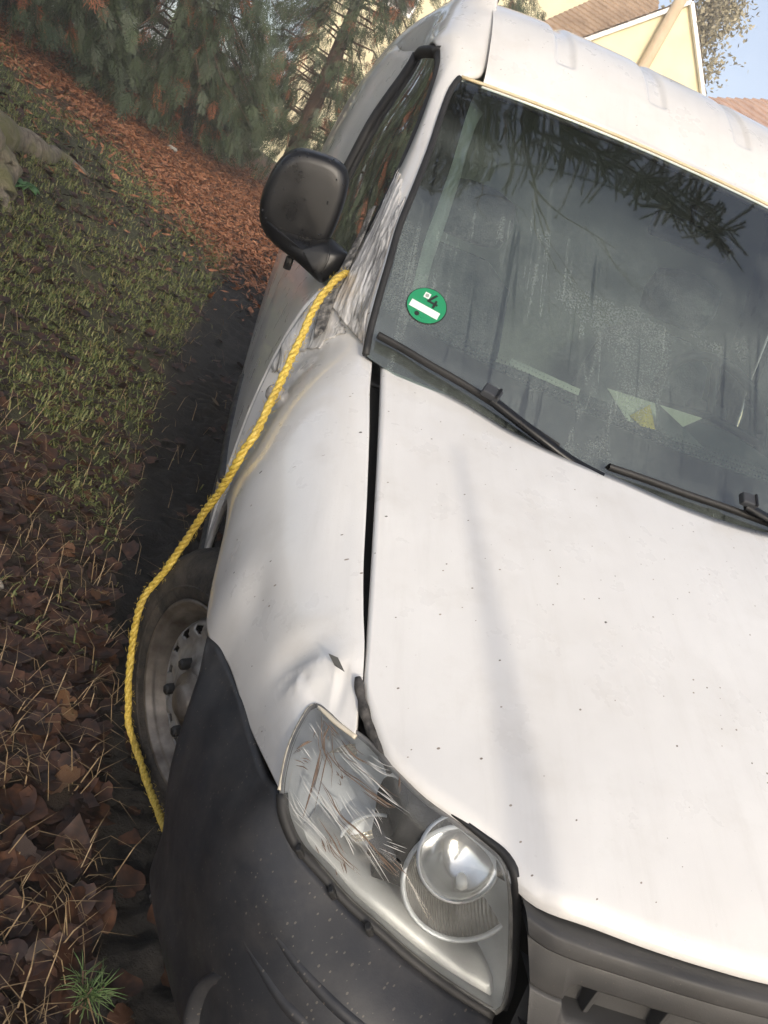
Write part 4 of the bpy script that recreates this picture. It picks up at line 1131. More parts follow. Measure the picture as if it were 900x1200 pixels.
Geo().box(swc + sax * .02, (.13, .10, .04), np.stack([u_, w_, sax], axis=1)).obj('steering_hub', M['rubber'], sw, bevel=.015)
for t in (0.15, math.pi - .15, -math.pi / 2):
    Geo().tube([swc, swc + .18 * (math.cos(t) * u_ + math.sin(t) * w_)], .013, 8).obj('spoke', M['rubber'], sw)
# pale inner pillar covers
for s in (-1, 1):
    pc = np.array([[(s * abs(q[0]) * f, q[1] + dy, q[2] + dz) for f, dy, dz in ((.975, .05, -.03), (.915, .03, -.03), (.865, .045, -.04), (.87, .11, -.06))] for q in edge[2:]])
    grid_obj('pillar_cover', pc, M['trim_light'], van, thick=.004)
Geo().tube([V((0, 1.50, 1.50)), V((0, 1.56, 1.56))], .008, 8).obj('mirror_stalk', M['rubber'], van)
Geo().box((0.0, 1.50, 1.49), (.22, .025, .06)).obj('inner_mirror', M['rubber'], van, bevel=.012)

# things lying on the dashboard
def card(name, pts, mat, label, cat):
    v = [V(p) for p in pts]; n_ = np.cross(v[1] - v[0], v[-1] - v[0]); n_ /= np.linalg.norm(n_)
    k = len(v)
    o = mesh_obj(name, v + [q + n_ * .0015 for q in v], [tuple(range(k))[::-1], tuple(range(k, 2 * k))] + [(i, (i + 1) % k, k + (i + 1) % k, k + i) for i in range(k)], mat, None, smooth=False)
    o.rotation_euler = (0, VAN_ROLL, 0)
    return tag(o, label, cat)
card('paper_sheet', [(-0.0743, 1.3800, 1.1043), (0.1914, 1.3800, 1.1176), (0.0952, 1.2800, 1.0959), (0.1038, 1.2200, 1.0767), (-0.0563, 1.2500, 1.0710)], M['paper'], 'pale folded paper lying on the dashboard behind the windscreen', 'paper')
card('yellow_card', [(-0.0452, 1.2700, 1.0789), (0.0094, 1.3100, 1.1135), (0.0015, 1.2200, 1.0781), (-0.0377, 1.2200, 1.0751)], M['yellow_card'], 'small yellow card lying on the pale paper on the dashboard', 'card')
card('dash_edge', [(-0.3208, 1.4000, 1.0882), (-0.1374, 1.3800, 1.0796), (-0.1433, 1.3600, 1.0680), (-0.3324, 1.3700, 1.0768)], M['bulkhead'], 'narrow pale edge of the dashboard near the green sticker', 'paper')  # flat strip added to stand for the beige dashboard edge
card('dark_leaflet', [(0.0117, 1.3000, 1.1263), (0.0594, 1.2200, 1.1048), (0.1118, 1.1800, 1.0818), (0.0392, 1.1900, 1.0743), (0.0007, 1.2100, 1.0793)], M['dash'], 'dark leaflet standing beside the yellow card on the dashboard', 'leaflet')

# ================================================================== ROPE
rp = cr([(-0.7581, 1.3500, 1.1473), (-0.7748, 1.2900, 1.1426), (-0.7908, 1.2550, 1.1256), (-0.8098, 1.2150, 1.0820), (-0.8263, 1.1350, 1.0029), (-0.8401, 1.0450, 0.9299), (-0.8566, 0.9650, 0.8629), (-0.8679, 0.9550, 0.8224), (-0.8767, 0.9750, 0.7643), (-0.8990, 1.0400, 0.6408), (-0.9225, 1.0800, 0.5321), (-0.9387, 1.0900, 0.4629),
         (-0.9574, 1.1000, 0.4066), (-0.9687, 1.1000, 0.3622), (-0.9669, 1.1000, 0.2934), (-0.9541, 1.0900, 0.2092), (-0.9343, 1.0500, 0.1363), (-0.9159, 1.0200, 0.0926), (-0.8840, 0.9700, 0.0719), (-0.8464, 0.9000, 0.0627), (-0.8108, 0.8000, 0.0898), (-0.7849, 0.6800, 0.1487), (-0.7570, 0.6400, 0.1442)], 420)
s_ = np.linspace(0, 1, 420)
rp = rp + .0022 * np.stack([fbm(s_ * 26, s_ * 0, 91, 3), fbm(s_ * 26, s_ * 0 + 5, 92, 3), fbm(s_ * 26, s_ * 0 + 9, 93, 3)], -1)
p_, t_, n_, b_ = frame_along(rp)
ln = np.concatenate([[0], np.cumsum(np.linalg.norm(np.diff(p_, axis=0), axis=1))])
rope = empty('yellow_rope', (0, 0, 0), (0, VAN_ROLL, 0))
tag(rope, 'yellow twisted rope running from the door mirror down over the front wheel', 'rope')
def rope_material():
    m = bpy.data.materials.new('yellow_polypropylene')
    n, l, b = nodes_of(m)
    c = ramp(n, l, tex_noise(n, l, 160, 4, .6), [(.28, (.34, .23, .03)), (.5, (.64, .46, .07)), (.75, (.86, .68, .20))])
    d = ramp(n, l, tex_noise(n, l, 9, 3), [(.45, (0, 0, 0)), (.75, (.5, .5, .5))])
    l.new(mixc(n, l, d, c, (.36, .24, .06)), b.inputs['Base Color'])
    setin(b, 'Roughness', .45)
    bump(n, l, b, tex_noise(n, l, 420, 3), .5, .003)
    return m
M['rope'] = rope_material()
for k in range(3):
    ph = ln / .058 * 2 * math.pi + k * 2 * math.pi / 3 + .5 * fbm(ln * 6, ln * 0, 72, 3)
    q = p_ + (.0039 + .0006 * fbm(ln * 14, ln * 0 + k, 71, 3))[:, None] * (np.cos(ph)[:, None] * n_ + np.sin(ph)[:, None] * b_)
    Geo().tube(q, .0045 + .0004 * np.sin(ln * 90), 8).obj('strand', M['rope'], rope)

fz = Geo()
for k in range(420):
    i = random.randrange(4, 415); t0 = random.random() * 6.28
    d0 = math.cos(t0) * n_[i] + math.sin(t0) * b_[i]
    q = p_[i] + d0 * .0102
    e = q + d0 * random.uniform(.002, .006) + t_[i] * random.gauss(0, .008)
    fz.tube([q, (q + e) / 2 + d0 * .001, e], [.0005, .0004, .0002], 3)
of = fz.obj('loose_fibres', M['rope'], rope); of['kind'] = 'stuff'

# ================================================================== THE GROUND
def sstep(x, a, b):
    t = np.clip((x - a) / (b - a), 0, 1)
    return t * t * (3 - 2 * t)

def mud_edge(y): return np.interp(y, [0, .6, 1.3, 2.5, 4, 12], [-.81, -.86, -1.02, -1.17, -1.26, -1.26])

def ground_z(x, y, fine=True):
    x = np.asarray(x, float); y = np.asarray(y, float)
    a = np.clip(-1.14 - x, 0, None)
    bank = .235 * np.minimum(a, 3.2) + .06 * np.clip(a - 3.2, 0, 8)
    bank = bank * sstep(a, 0, .5) + .0
    under = .105 * np.clip(x + .85, 0, 2.6)
    rise = .034 * np.clip(y - 3.5, 0, 12) * sstep(-x, -2, 1.5)
    z = -.105 + bank + under + rise
    rc = .5 * (mud_edge(y) - .62)
    rut = np.exp(-((x - rc) / .22) ** 2)
    z = z - .035 * rut
    far = sstep(np.hypot(x, y), 18, 40)
    z = z * (1 - far) + far * .3
    if fine:
        near = 1 - sstep(np.hypot(x + 1, y - 2), 6, 14)
        z = z + near * (.030 * fbm(x * 2.2, y * 2.2, 1, 3) + .012 * fbm(x * 9, y * 9, 5, 3))
        tr = np.exp(-((x - rc) / .16) ** 4)
        tread = np.abs(np.sin((y + .35 * np.abs(x - rc)) * 40.0)) ** .6
        z = z + tr * (.024 * (tread - .5) + .040 * fbm(x * 16, y * 12, 11, 4)) * near
        z = z + .022 * np.exp(-((x - mud_edge(y) + .03) / .05) ** 2) * (1 + fbm(x * 5, y * 5, 15, 3)) * near
    return z

xs = np.concatenate([-np.geomspace(400, 6, 18), np.arange(-5.8, -3.0, .10), np.arange(-3.0, -.45, .018), np.arange(-.45, 2.2, .12), np.geomspace(2.4, 400, 20)])
ys = np.concatenate([-np.geomspace(400, 4, 14), np.arange(-3.8, -.6, .2), np.arange(-.6, 4.2, .02), np.arange(4.2, 9, .06), np.arange(9, 18, .25), np.geomspace(18.5, 600, 22)])
X, Y = np.meshgrid(xs, ys, indexing='ij')
Z = ground_z(X, Y)
def ground_material():
    m = bpy.data.materials.new('wet_soil')
    n, l, b = nodes_of(m)
    soil = ramp(n, l, tex_noise(n, l, 7, 9, .7), [(.25, (.018, .012, .008)), (.5, (.045, .030, .020)), (.75, (.085, .062, .042))])
    mud = ramp(n, l, tex_noise(n, l, 22, 7, .7), [(.3, (.006, .0055, .005)), (.7, (.024, .020, .017))])
    turf = ramp(n, l, tex_noise(n, l, 12, 8, .7), [(.3, (.030, .034, .014)), (.55, (.06, .06, .026)), (.8, (.10, .085, .045))])
    litter = ramp(n, l, tex_noise(n, l, 20, 8, .75), [(.3, (.06, .026, .012)), (.55, (.15, .062, .028)), (.8, (.24, .13, .07))])
    at = n.new('ShaderNodeVertexColor'); at.layer_name = 'zone'
    sep = n.new('ShaderNodeSeparateColor'); l.new(at.outputs[0], sep.inputs[0])
    c = mixc(n, l, sep.outputs[1], soil, turf)
    c = mixc(n, l, sep.outputs[2], c, litter)
    c = mixc(n, l, sep.outputs[0], c, mud)
    l.new(c, b.inputs['Base Color'])
    rr = n.new('ShaderNodeMapRange'); rr.inputs[3].default_value = .9; rr.inputs[4].default_value = .78
    l.new(sep.outputs[0], rr.inputs[0]); l.new(rr.outputs[0], b.inputs['Roughness'])
    bump(n, l, b, tex_noise(n, l, 45, 9, .75), .9, .02)
    return m
def zone_mud(x, y):
    e = mud_edge(y) + .05 * fbm(x * 4, y * 4, 31, 2)
    return sstep(x, e - .05, e + .05) * (1 - sstep(x, -.3, 0.0)) * (1 - sstep(y, 8, 12))
def zone_turf(x, y): return sstep(y + .9 * fbm(x * 1.3, y * 1.3, 41, 3), 1.9, 3.0) * (1 - zone_litter(x, y)) * (1 - zone_mud(x, y))
def zone_litter(x, y): return sstep(y + .55 * (x + 2.0) + .7 * fbm(x * 1.2, y * 1.2, 51, 3), 6.6, 8.2) * sstep(-x, .2, .9) * (1 - sstep(y, 18, 26))
g = np.stack([X, Y, Z], axis=-1)
ground = grid_obj('ground', g, ground_material(), None)
tag(ground, kind='structure')
ca = ground.data.color_attributes.new('zone', 'FLOAT_COLOR', 'POINT')
col = np.stack([zone_mud(X, Y), zone_turf(X, Y), zone_litter(X, Y), np.ones_like(X)], axis=-1).reshape(-1)
ca.data.foreach_set('color', col.astype(np.float32))

# ---------------------------------------------------------------- grass
def sample_view(n, ylo, yhi, p=1.0):
    """points over the bank, denser near the van"""
    y = ylo + (yhi - ylo) * RNG.random(n) ** 1.7
    lim = 1.05 + .42 * (y + .5) + .55
    x = -.85 - RNG.random(n) ** 1.15 * (lim - .1)
    return x, y
def blade_mesh(name, x, y, hgt, wid, lean, mat, lay=0.0):
    n = len(x)
    z = ground_z(x, y)
    az = RNG.random(n) * 2 * np.pi
    d = np.stack([np.cos(az), np.sin(az), np.zeros(n)], -1)
    s = np.stack([-np.sin(az), np.cos(az), np.zeros(n)], -1) * wid[:, None]
    p0 = np.stack([x, y, z - .005], -1)
    up = np.array([0, 0, 1.0])
    p1 = p0 + up * (hgt * .55)[:, None] + d * (hgt * lean * .35)[:, None]
    p2 = p0 + up * (hgt * (1 - .45 * lean))[:, None] + d * (hgt * lean * 1.0)[:, None]
    a, b, c, e = p0 - s, p0 + s, p1 + s * .75, p1 - s * .75
    tris = np.concatenate([np.stack([a, b, c], 1), np.stack([a, c, e], 1), np.stack([e, c, p2], 1)])
    o = tri_soup(name, tris, mat)
    return o
def grass_material(name, cols, scale=55, transl=.25):
    m = bpy.data.materials.new(name)
    n, l, b = nodes_of(m)
    l.new(ramp(n, l, tex_noise(n, l, scale, 3, .7), cols), b.inputs['Base Color'])
    setin(b, 'Roughness', .6)
    return m
GM = grass_material('winter_grass', [(.22, (.045, .075, .018)), (.44, (.10, .135, .034)), (.57, (.19, .19, .065)), (.69, (.33, .28, .12)), (.8, (.18, .11, .045))], 40)
SM = grass_material('dry_straw', [(.25, (.10, .065, .03)), (.5, (.24, .165, .085)), (.8, (.42, .32, .19))])
x, y = sample_view(120000, 1.3, 9.5)
den = .03 + .97 * zone_turf(x, y) * (.10 + .90 * sstep(fbm(x * 2.6, y * 2.6, 61, 4), -.30, .30))
k = (RNG.random(len(x)) < den) & (RNG.random(len(x)) > .97 * zone_mud(x, y))
x, y = x[k], y[k]
n = len(x)
grass = blade_mesh('grass', x, y, .018 + .055 * RNG.random(n) ** 1.6, .0014 + .0014 * RNG.random(n) + .0003 * y, .3 + 1.1 * RNG.random(n), GM)
tag(grass, 'short green and yellowed winter grass on the bank', 'grass', kind='stuff')
x, y = sample_view(9000, .1, 7.5)
k = (RNG.random(len(x)) > .9 * zone_mud(x, y)) & (RNG.random(len(x)) < .35 + .65 * (1 - zone_turf(x, y)))
x, y = x[k], y[k]; n = len(x)
straw = blade_mesh('dry_stalks', x, y, .05 + .10 * RNG.random(n), .0008 + .0009 * RNG.random(n), .7 + .6 * RNG.random(n), SM)
tag(straw, 'dry straw-coloured stalks lying among the dead leaves', 'dry grass', kind='stuff')

# ---------------------------------------------------------------- fallen leaves
def leaf_material():
    m = bpy.data.materials.new('dead_leaf')
    n, l, b = nodes_of(m)
    r = obj_random(n)
    c = ramp(n, l, r, [(.0, (.018, .008, .005)), (.35, (.045, .018, .009)), (.65, (.095, .038, .016)), (.88, (.17, .075, .030)), (1.0, (.26, .14, .065))])
    v = ramp(n, l, tex_noise(n, l, 35, 6, .7), [(.3, (.45,) * 3), (.75, (1.15,) * 3)])
    mm = n.new('ShaderNodeMix'); mm.data_type = 'RGBA'; mm.blend_type = 'MULTIPLY'; mm.inputs[0].default_value = 1
    l.new(c, mm.inputs[6]); l.new(v, mm.inputs[7])
    l.new(mm.outputs[2], b.inputs['Base Color'])
    setin(b, 'Roughness', .55)
    bump(n, l, b, tex_noise(n, l, 60, 5), .4, .004)
    return m
def litter_leaf_material():
    m = bpy.data.materials.new('leaf_litter')
    n, l, b = nodes_of(m)
    l.new(ramp(n, l, tex_noise(n, l, 16, 3, .75), [(.28, (.009, .005, .004)), (.45, (.026, .011, .007)), (.6, (.062, .025, .012)), (.78, (.14, .062, .027))]), b.inputs['Base Color'])
    setin(b, 'Roughness', .6)
    return m
LM, LM2 = leaf_material(), litter_leaf_material()
def leaf_shape(seed, lobed=True):
    r = np.random.default_rng(seed)
    n = 30
    th = np.linspace(0, 2 * np.pi, n, endpoint=False)
    # linden-like: round with a notch at the stalk and a drawn-out tip, edge nibbled
    ph = (th - np.pi / 2 + np.pi) % (2 * np.pi) - np.pi
    rad = .80 + .30 * np.exp(-(ph / .30) ** 2) - .34 * np.exp(-((np.abs(ph) - np.pi) / .28) ** 2) + .04 * np.cos(11 * th)
    if not lobed: rad = rad * (1 - .3 * np.abs(np.sin(ph)))
    rad *= 1 + .05 * r.normal(size=n)
    o = np.stack([rad * np.cos(th), rad * np.sin(th), np.zeros(n)], -1)
    v = np.vstack([[[0, 0, 0]], o * .5, o])
    # curl, folds
    ax = r.random() * np.pi
    t = v[:, 0] * np.cos(ax) + v[:, 1] * np.sin(ax)
    s = -v[:, 0] * np.sin(ax) + v[:, 1] * np.cos(ax)
    v[:, 2] = (.06 + .34 * r.random()) * t * t * r.choice([1, 1, -.8]) + .14 * np.sin(3.0 * s + r.random() * 6) * np.abs(s) + .035 * r.normal(size=len(v)) * (np.hypot(v[:, 0], v[:, 1]) > .7)
    f = [(0, 1 + i, 1 + (i + 1) % n) for i in range(n)] + [(1 + i, 1 + n + i, 1 + n + (i + 1) % n, 1 + (i + 1) % n) for i in range(n)]
    return v, f
LEAF = [leaf_shape(s, s % 4 != 3) for s in range(10)]
leaf_me = []
for v, f in LEAF:
    me = bpy.data.meshes.new('fallen_leaf'); me.from_pydata([tuple(q) for q in v], [], f); me.update()
    me.polygons.foreach_set('use_smooth', [True] * len(me.polygons)); me.materials.append(LM)
    leaf_me.append(me)
# the 300 nearest: each its own object
pts = []
while len(pts) < 300:
    y = random.uniform(.25, 2.9) ; lim = 1.15 + .40 * y + .25
    x = -random.uniform(.62, lim)
    if zone_mud(x, y) > .5 and random.random() > .06: continue
    pts.append((x, y))
for k, (x, y) in enumerate(pts):
    o = bpy.data.objects.new('fallen_leaf', leaf_me[k % len(leaf_me)])
    COL.objects.link(o)
    s = random.uniform(.020, .044) * (1.0 if random.random() < .75 else 1.2) * (1.0 if y < 1.6 else .8)
    o.scale = (s, s, s)
    o.location = (x, y, float(ground_z(x, y)) + random.uniform(.008, .020))
    o.rotation_euler = (random.gauss(0, .28), random.gauss(0, .28), random.uniform(0, 6.28))
    tag(o, 'curled brown dead leaf lying on the litter beside the front wheel', 'leaf', 'dead leaves on the ground beside the van')
def scatter_leaves(name, x, y, size, mat, lift=.008):
    n = len(x); vs, fs, base_i = [], [], 0
    var = RNG.integers(0, len(LEAF), n)
    for vi, (v, f) in enumerate(LEAF):
        idx = np.where(var == vi)[0]
        if len(idx) == 0: continue
        v2 = np.vstack([v[:1], v[31:][::2]])
        m2 = len(v2) - 1
        t = np.array([(0, 1 + i, 1 + (i + 1) % m2) for i in range(m2)])
        a = RNG.random(len(idx)) * 6.28; bx, by = RNG.normal(0, .26, len(idx)), RNG.normal(0, .26, len(idx))
        ca, sa = np.cos(a)[:, None], np.sin(a)[:, None]
        q = v2[None] * size[idx][:, None, None]
        xx = q[..., 0] * ca - q[..., 1] * sa
        yy = q[..., 0] * sa + q[..., 1] * ca
        zz = q[..., 2] * 1.2 + xx * bx[:, None] + yy * by[:, None]
        base = ground_z(x[idx], y[idx]) + lift + .012 * RNG.random(len(idx))
        w = np.stack([xx + x[idx][:, None], yy + y[idx][:, None], zz + base[:, None]], -1)
        vs.append(w.reshape(-1, 3))
        fs.append((t[None] + (np.arange(len(idx)) * (m2 + 1))[:, None, None] + base_i).reshape(-1, 3))
        base_i += len(idx) * (m2 + 1)
    vs, fs = np.concatenate(vs).astype(np.float32), np.concatenate(fs).astype(np.int32)
    me = bpy.data.meshes.new(name)
    me.vertices.add(len(vs)); me.vertices.foreach_set('co', vs.reshape(-1))
    me.loops.add(len(fs) * 3); me.loops.foreach_set('vertex_index', fs.reshape(-1))
    me.polygons.add(len(fs))
    me.polygons.foreach_set('loop_start', np.arange(0, len(fs) * 3, 3, dtype=np.int32))
    me.polygons.foreach_set('loop_total', np.full(len(fs), 3, dtype=np.int32))
    me.polygons.foreach_set('use_smooth', [True] * len(fs))
    me.update(calc_edges=True); me.materials.append(mat)
    o = bpy.data.objects.new(name, me); COL.objects.link(o)
    return o
x, y = sample_view(12000, .1, 7.0)
x = x + .38
den = np.where(zone_turf(x, y) > .5, .62, 1.0) * (1 - .93 * sstep(zone_mud(x, y), .3, .7))
k = RNG.random(len(x)) < den
x, y = x[k], y[k]
tag(scatter_leaves('leaf_litter', x, y, RNG.uniform(.018, .042, len(x)), LM2), 'matted layer of small brown leaves on the bank', 'leaf litter', kind='stuff')
# orange conifer litter further back
OM = grass_material('orange_conifer_litter', [(.25, (.07, .028, .013)), (.42, (.19, .07, .028)), (.58, (.34, .14, .06)), (.70, (.44, .27, .15)), (.82, (.20, .17, .08))], 30)
n = 60000
y = 5.5 + RNG.random(n) * 11; x = -.5 - RNG.random(n) * (1.5 + y * .42)
k = RNG.random(n) < zone_litter(x, y) + .03
x, y = x[k], y[k]; n = len(x)
z = ground_z(x, y) + .004
az = RNG.random(n) * 6.28; L = RNG.uniform(.025, .065, n); w = RNG.uniform(.006, .014, n)
d = np.stack([np.cos(az), np.sin(az), RNG.normal(0, .35, n)], -1) * L[:, None]
s = np.stack([-np.sin(az), np.cos(az), RNG.normal(0, .6, n)], -1) * w[:, None]
p = np.stack([x, y, z + .012], -1)
tag(tri_soup('conifer_litter', np.stack([p - d, p + s, p + d, p - s], 1), OM, nper=4), 'orange-brown dropped conifer sprays covering the ground under the trees', 'litter', kind='stuff')

# ---------------------------------------------------------------- small plants and a stone
PG = simple('pine_needle', (.06, .12, .035), (.14, .20, .07), 30, .5)
TW = simple('twig_bark', (.05, .032, .02), (.12, .075, .045), 30, .8, bstr=.4)
seed_p = V((*V((-0.8533, 0.4523, -0.0500))[:2], 0)); seed_p[2] = float(ground_z(seed_p[0], seed_p[1]))
seedling = empty('pine_seedling', seed_p)
tag(seedling, 'tiny green pine seedling among dead leaves below the bumper', 'seedling')
st = Geo(); nd = Geo()
for k in range(3):
    a = k * 2.1 + .4; e = V((math.cos(a) * .025, math.sin(a) * .025, .055 + .02 * k))
    st.tube([V((0, 0, -.01)), e * .5 + V((0, 0, .008)), e], .0022, 5)
    for j in range(34):
        t = random.uniform(.35, 1); b0 = e * t
        d = V((random.gauss(0, 1), random.gauss(0, 1), random.gauss(.5, .6))); d /= np.linalg.norm(d)
        nd.tube([b0, b0 + d * .022, b0 + d * random.uniform(.034, .05) + V((0, 0, -.004))], [.0009, .0008, .0003], 4)
st.obj('stem', TW, seedling); o = nd.obj('needles', PG, seedling); o['kind'] = 'stuff'

wp = V((*V((-2.4682, 4.8017, 0.3500))[:2], 0)); wp[2] = float(ground_z(wp[0], wp[1]))
weed = empty('broadleaf_weed', wp)
tag(weed, 'small green broadleaf weed on the bank below the tree root', 'weed')
WG = simple('weed_leaf', (.05, .13, .04), (.10, .22, .07), 20, .5)
for k in range(11):
    a = k * 2.4; L = random.uniform(.09, .15); wdt = L * .28
    d = V((math.cos(a), math.sin(a), 0)); s = V((-math.sin(a), math.cos(a), 0))
    g = []
    for t in np.linspace(0, 1, 7):
        w_ = wdt * math.sin(math.pi * min(t * .92 + .06, 1)) ** .8
        c = d * L * t + V((0, 0, .01 + .10 * t - .09 * t * t))
        g.append([c - s * w_ + V((0, 0, .012)), c, c + s * w_ + V((0, 0, .012))])
    grid_obj('leaf', np.array(g), WG, weed, thick=.001)
def stone(px_world, r, label, seed):
    bm = bmesh.new(); bmesh.ops.create_icosphere(bm, subdivisions=3, radius=1)
    rg_ = np.random.default_rng(seed); ph = rg_.random((6, 3)) * 6
    for v in bm.verts:
        c = np.array(v.co); f = 1 + .16 * sum(math.sin(3.1 * c @ (p_ - 3) / 2 + p_[0]) for p_ in ph) / 2.2
        v.co = Vector(c * f * np.array([1, .75, .5]))
    me = bpy.data.meshes.new('stone'); bm.to_mesh(me); bm.free()
    me.polygons.foreach_set('use_smooth', [True] * len(me.polygons))
    me.materials.append(simple('pale_stone', (.32, .29, .25), (.55, .52, .46), 25, .8, bstr=.5, bscale=60))
    o = bpy.data.objects.new('stone', me); COL.objects.link(o)
    o.scale = (r, r, r); o.location = (px_world[0], px_world[1], float(ground_z(px_world[0], px_world[1])) + r * .3); o.rotation_euler = (.2, .3, 1.0 + seed)
    return tag(o, label, 'stone')
stone((-1.3504, 1.4714, 0.1000), .035, 'pale lumpy stone among brown leaves at the foot of the bank', 1)
stone((-2.5026, 10.4452, 0.4500), .07, 'small cream stone on the orange litter under the conifers', 2)

# ================================================================== TREES
def bark_material(name, c1, c2, moss=None):
    m = bpy.data.materials.new(name)
    n, l, b = nodes_of(m)
    nz = tex_noise(n, l, 1.0, 8, .7, vec=mapped(n, l, (22, 22, 5)), dist=.8)
    c = ramp(n, l, nz, [(.3, c1), (.7, c2)])
    if moss:
        c = mixc(n, l, ramp(n, l, tex_noise(n, l, 5, 5), [(.45, (0, 0, 0)), (.62, (.8, .8, .8))]), c, moss)
    l.new(c, b.inputs['Base Color']); setin(b, 'Roughness', .9)
    bump(n, l, b, nz, 1.0, .03)
    return m
BK = bark_material('mossy_bark', (.09, .07, .05), (.34, .29, .22), (.16, .16, .06))
BK2 = bark_material('brown_bark', (.05, .03, .02), (.14, .09, .06))
TP = V((-3.0545, 4.5645, 0.5000))
def big_tree():
    bz = float(ground_z(TP[0], TP[1]))
    t = empty('old_tree', (TP[0], TP[1], bz))
    tag(t, 'old mossy-rooted tree at the left edge on top of the bank', 'tree')
    zs = np.linspace(-.2, 9, 40); a = np.linspace(0, 2 * np.pi, 48, endpoint=False)
    g = []
    for z in zs:
        r = .24 + .26 * math.exp(-(z + .1) / .35) - .012 * z
        rr = r * (1 + .10 * np.exp(-max(z, 0) / .8) * np.sin(5 * a + .6) + .03 * np.sin(13 * a + z))
        g.append(np.stack([rr * np.cos(a) + .02 * z, rr * np.sin(a), np.full(48, z)], -1))
    grid_obj('trunk', np.array(g), BK, t, closed_v=True, flip=True)
    for k, path in enumerate(([(-2.8828, 4.6027, 0.6000), (-2.8596, 5.3622, 0.5600), (-2.7234, 5.8668, 0.4600), (-2.6543, 6.2339, 0.3700), (-2.5016, 6.4193, 0.2700)], [(-2.7032, 4.5204, 0.5500), (-2.5754, 4.6276, 0.4500), (-2.3867, 4.3381, 0.3600)])):
        pp = cr([V(q) - V((TP[0], TP[1], bz)) for q in path], 26)
        pp[:, :2] += .03 * np.stack([np.sin(np.arange(26) * .8), np.cos(np.arange(26) * .6)], -1)
        wx = ground_z(pp[:, 0] + TP[0], pp[:, 1] + TP[1]) - bz
        pp[:, 2] = np.maximum(pp[:, 2] * 0 + wx + np.linspace(.10, -.03, 26), -5)
        rr = np.linspace(.17, .04, 26) * (1 + .12 * np.sin(np.arange(26) * .9 + k))
        tv, tf = tube_geo(pp, rr, 28)
        nz = fbm(tv[:, 0] * 14 + tv[:, 2] * 9, tv[:, 1] * 14, 77 + k, 4)
        cen = np.repeat(pp, 28, axis=0)
        dv = tv - cen
        tv = cen + dv * (1 + .22 * nz)[:, None]
        mesh_obj('root', tv, tf, BK, t)
    br = Geo()
    for k in range(16):
        z0 = 2.6 + k * .38; a0 = k * 2.4; L = 2.8 - .11 * k
        d = V((math.cos(a0), math.sin(a0), .35))
        pts_ = [V((.02 * z0, 0, z0)) + d * L * s_ + V((0, 0, -.25 * s_ * s_ * L * .4)) + V((random.gauss(0, .06), random.gauss(0, .06), 0)) for s_ in np.linspace(0, 1, 7)]
        br.tube(pts_, np.linspace(.06, .008, 7), 6)
        for j in range(5):
            b0 = pts_[2 + j % 5]; dd = V((random.gauss(0, 1), random.gauss(0, 1), random.gauss(.3, .5))); dd /= np.linalg.norm(dd)
            br.tube([b0, b0 + dd * .4, b0 + dd * .8 + V((0, 0, -.05))], [.012, .008, .003], 4)
    br.obj('limbs', BK, t)
    return t
big_tree()

def spray_template(n_side=9, L=.30, seed=0):
    """flat drooping cypress spray: list of thin quads in local coords (x along, y across, z normal)"""
    r = np.random.default_rng(seed); q = []
    def leafq(p, d, l_, w):
        s = np.array([-d[1], d[0], 0]) * w
        n_ = np.array([0, 0, -.10 * l_])
        q.append([p, p + d * l_ * .45 + s + n_, p + d * l_ + n_ * 2, p + d * l_ * .45 - s + n_])
    for i in range(n_side):
        t = (i + .6) / n_side
        p = np.array([t * L, 0, -.18 * L * t * t])
        for sgn in (-1, 1):
            a = sgn * (.55 + .25 * r.random())
            d = np.array([np.cos(a), np.sin(a), 0])
            l_ = L * (.52 - .34 * t) * (.75 + .5 * r.random())
            leafq(p, d, l_, L * .020)
            for f_ in (.4, .7):
                a2 = a + r.choice([-1, 1]) * .6
                leafq(p + d * l_ * f_, np.array([np.cos(a2), np.sin(a2), 0]), l_ * .45, L * .016)
    leafq(np.zeros(3), np.array([1.0, 0, 0]), L, L * .018)
    return np.array(q)
SPR = [spray_template(9, .30, s) for s in range(4)]

def place_sprays(pos, dirs, size, roll):
    out = []
    n = len(pos)
    which = RNG.integers(0, len(SPR), n)
    fx = dirs / np.linalg.norm(dirs, axis=1)[:, None]
    ref = np.stack([np.cos(roll), np.sin(roll), np.full(n, .25)], -1)
    fy = np.cross(ref, fx); fy /= np.linalg.norm(fy, axis=1)[:, None] + 1e-9
    fz = np.cross(fx, fy)
    for k, tpl in enumerate(SPR):
        i = np.where(which == k)[0]
        q = tpl.reshape(-1, 3)
        w = pos[i][:, None, :] + size[i][:, None, None] * (q[None, :, 0:1] * fx[i][:, None] + q[None, :, 1:2] * fy[i][:, None] + q[None, :, 2:3] * fz[i][:, None])
        out.append(w.reshape(-1, 4, 3))
    return np.concatenate(out)

def cypress_crown(seed, n, R, zlo, zhi, skirt):
    r = np.random.default_rng(seed)
    # boughs: droop from the trunk outward; sprays hang from them
    pos, dr = [], []
    nb = n // 26
    for b_ in range(nb):
        z0 = zlo + (zhi - zlo) * r.random() ** 1.5 + .5
        a = r.random() * 2 * np.pi
        L = R * (1 - .45 * (z0 - zlo) / (zhi - zlo)) * (.55 + .5 * r.random())
        for t in .25 + .75 * r.random(26) ** .7:
            rad = L * t
            zz = z0 + .12 * t - skirt * t * t * (.6 + .6 * r.random())
            aa = a + r.normal(0, .13) * (1.2 - t * .5)
            pos.append((rad * np.cos(aa), rad * np.sin(aa), max(zz, zlo * .6 + .1 * r.random())))
            dr.append((np.cos(aa) * .55 + r.normal(0, .25), np.sin(aa) * .55 + r.normal(0, .25), -1.0 + r.normal(0, .25)))
    return np.array(pos), np.array(dr)
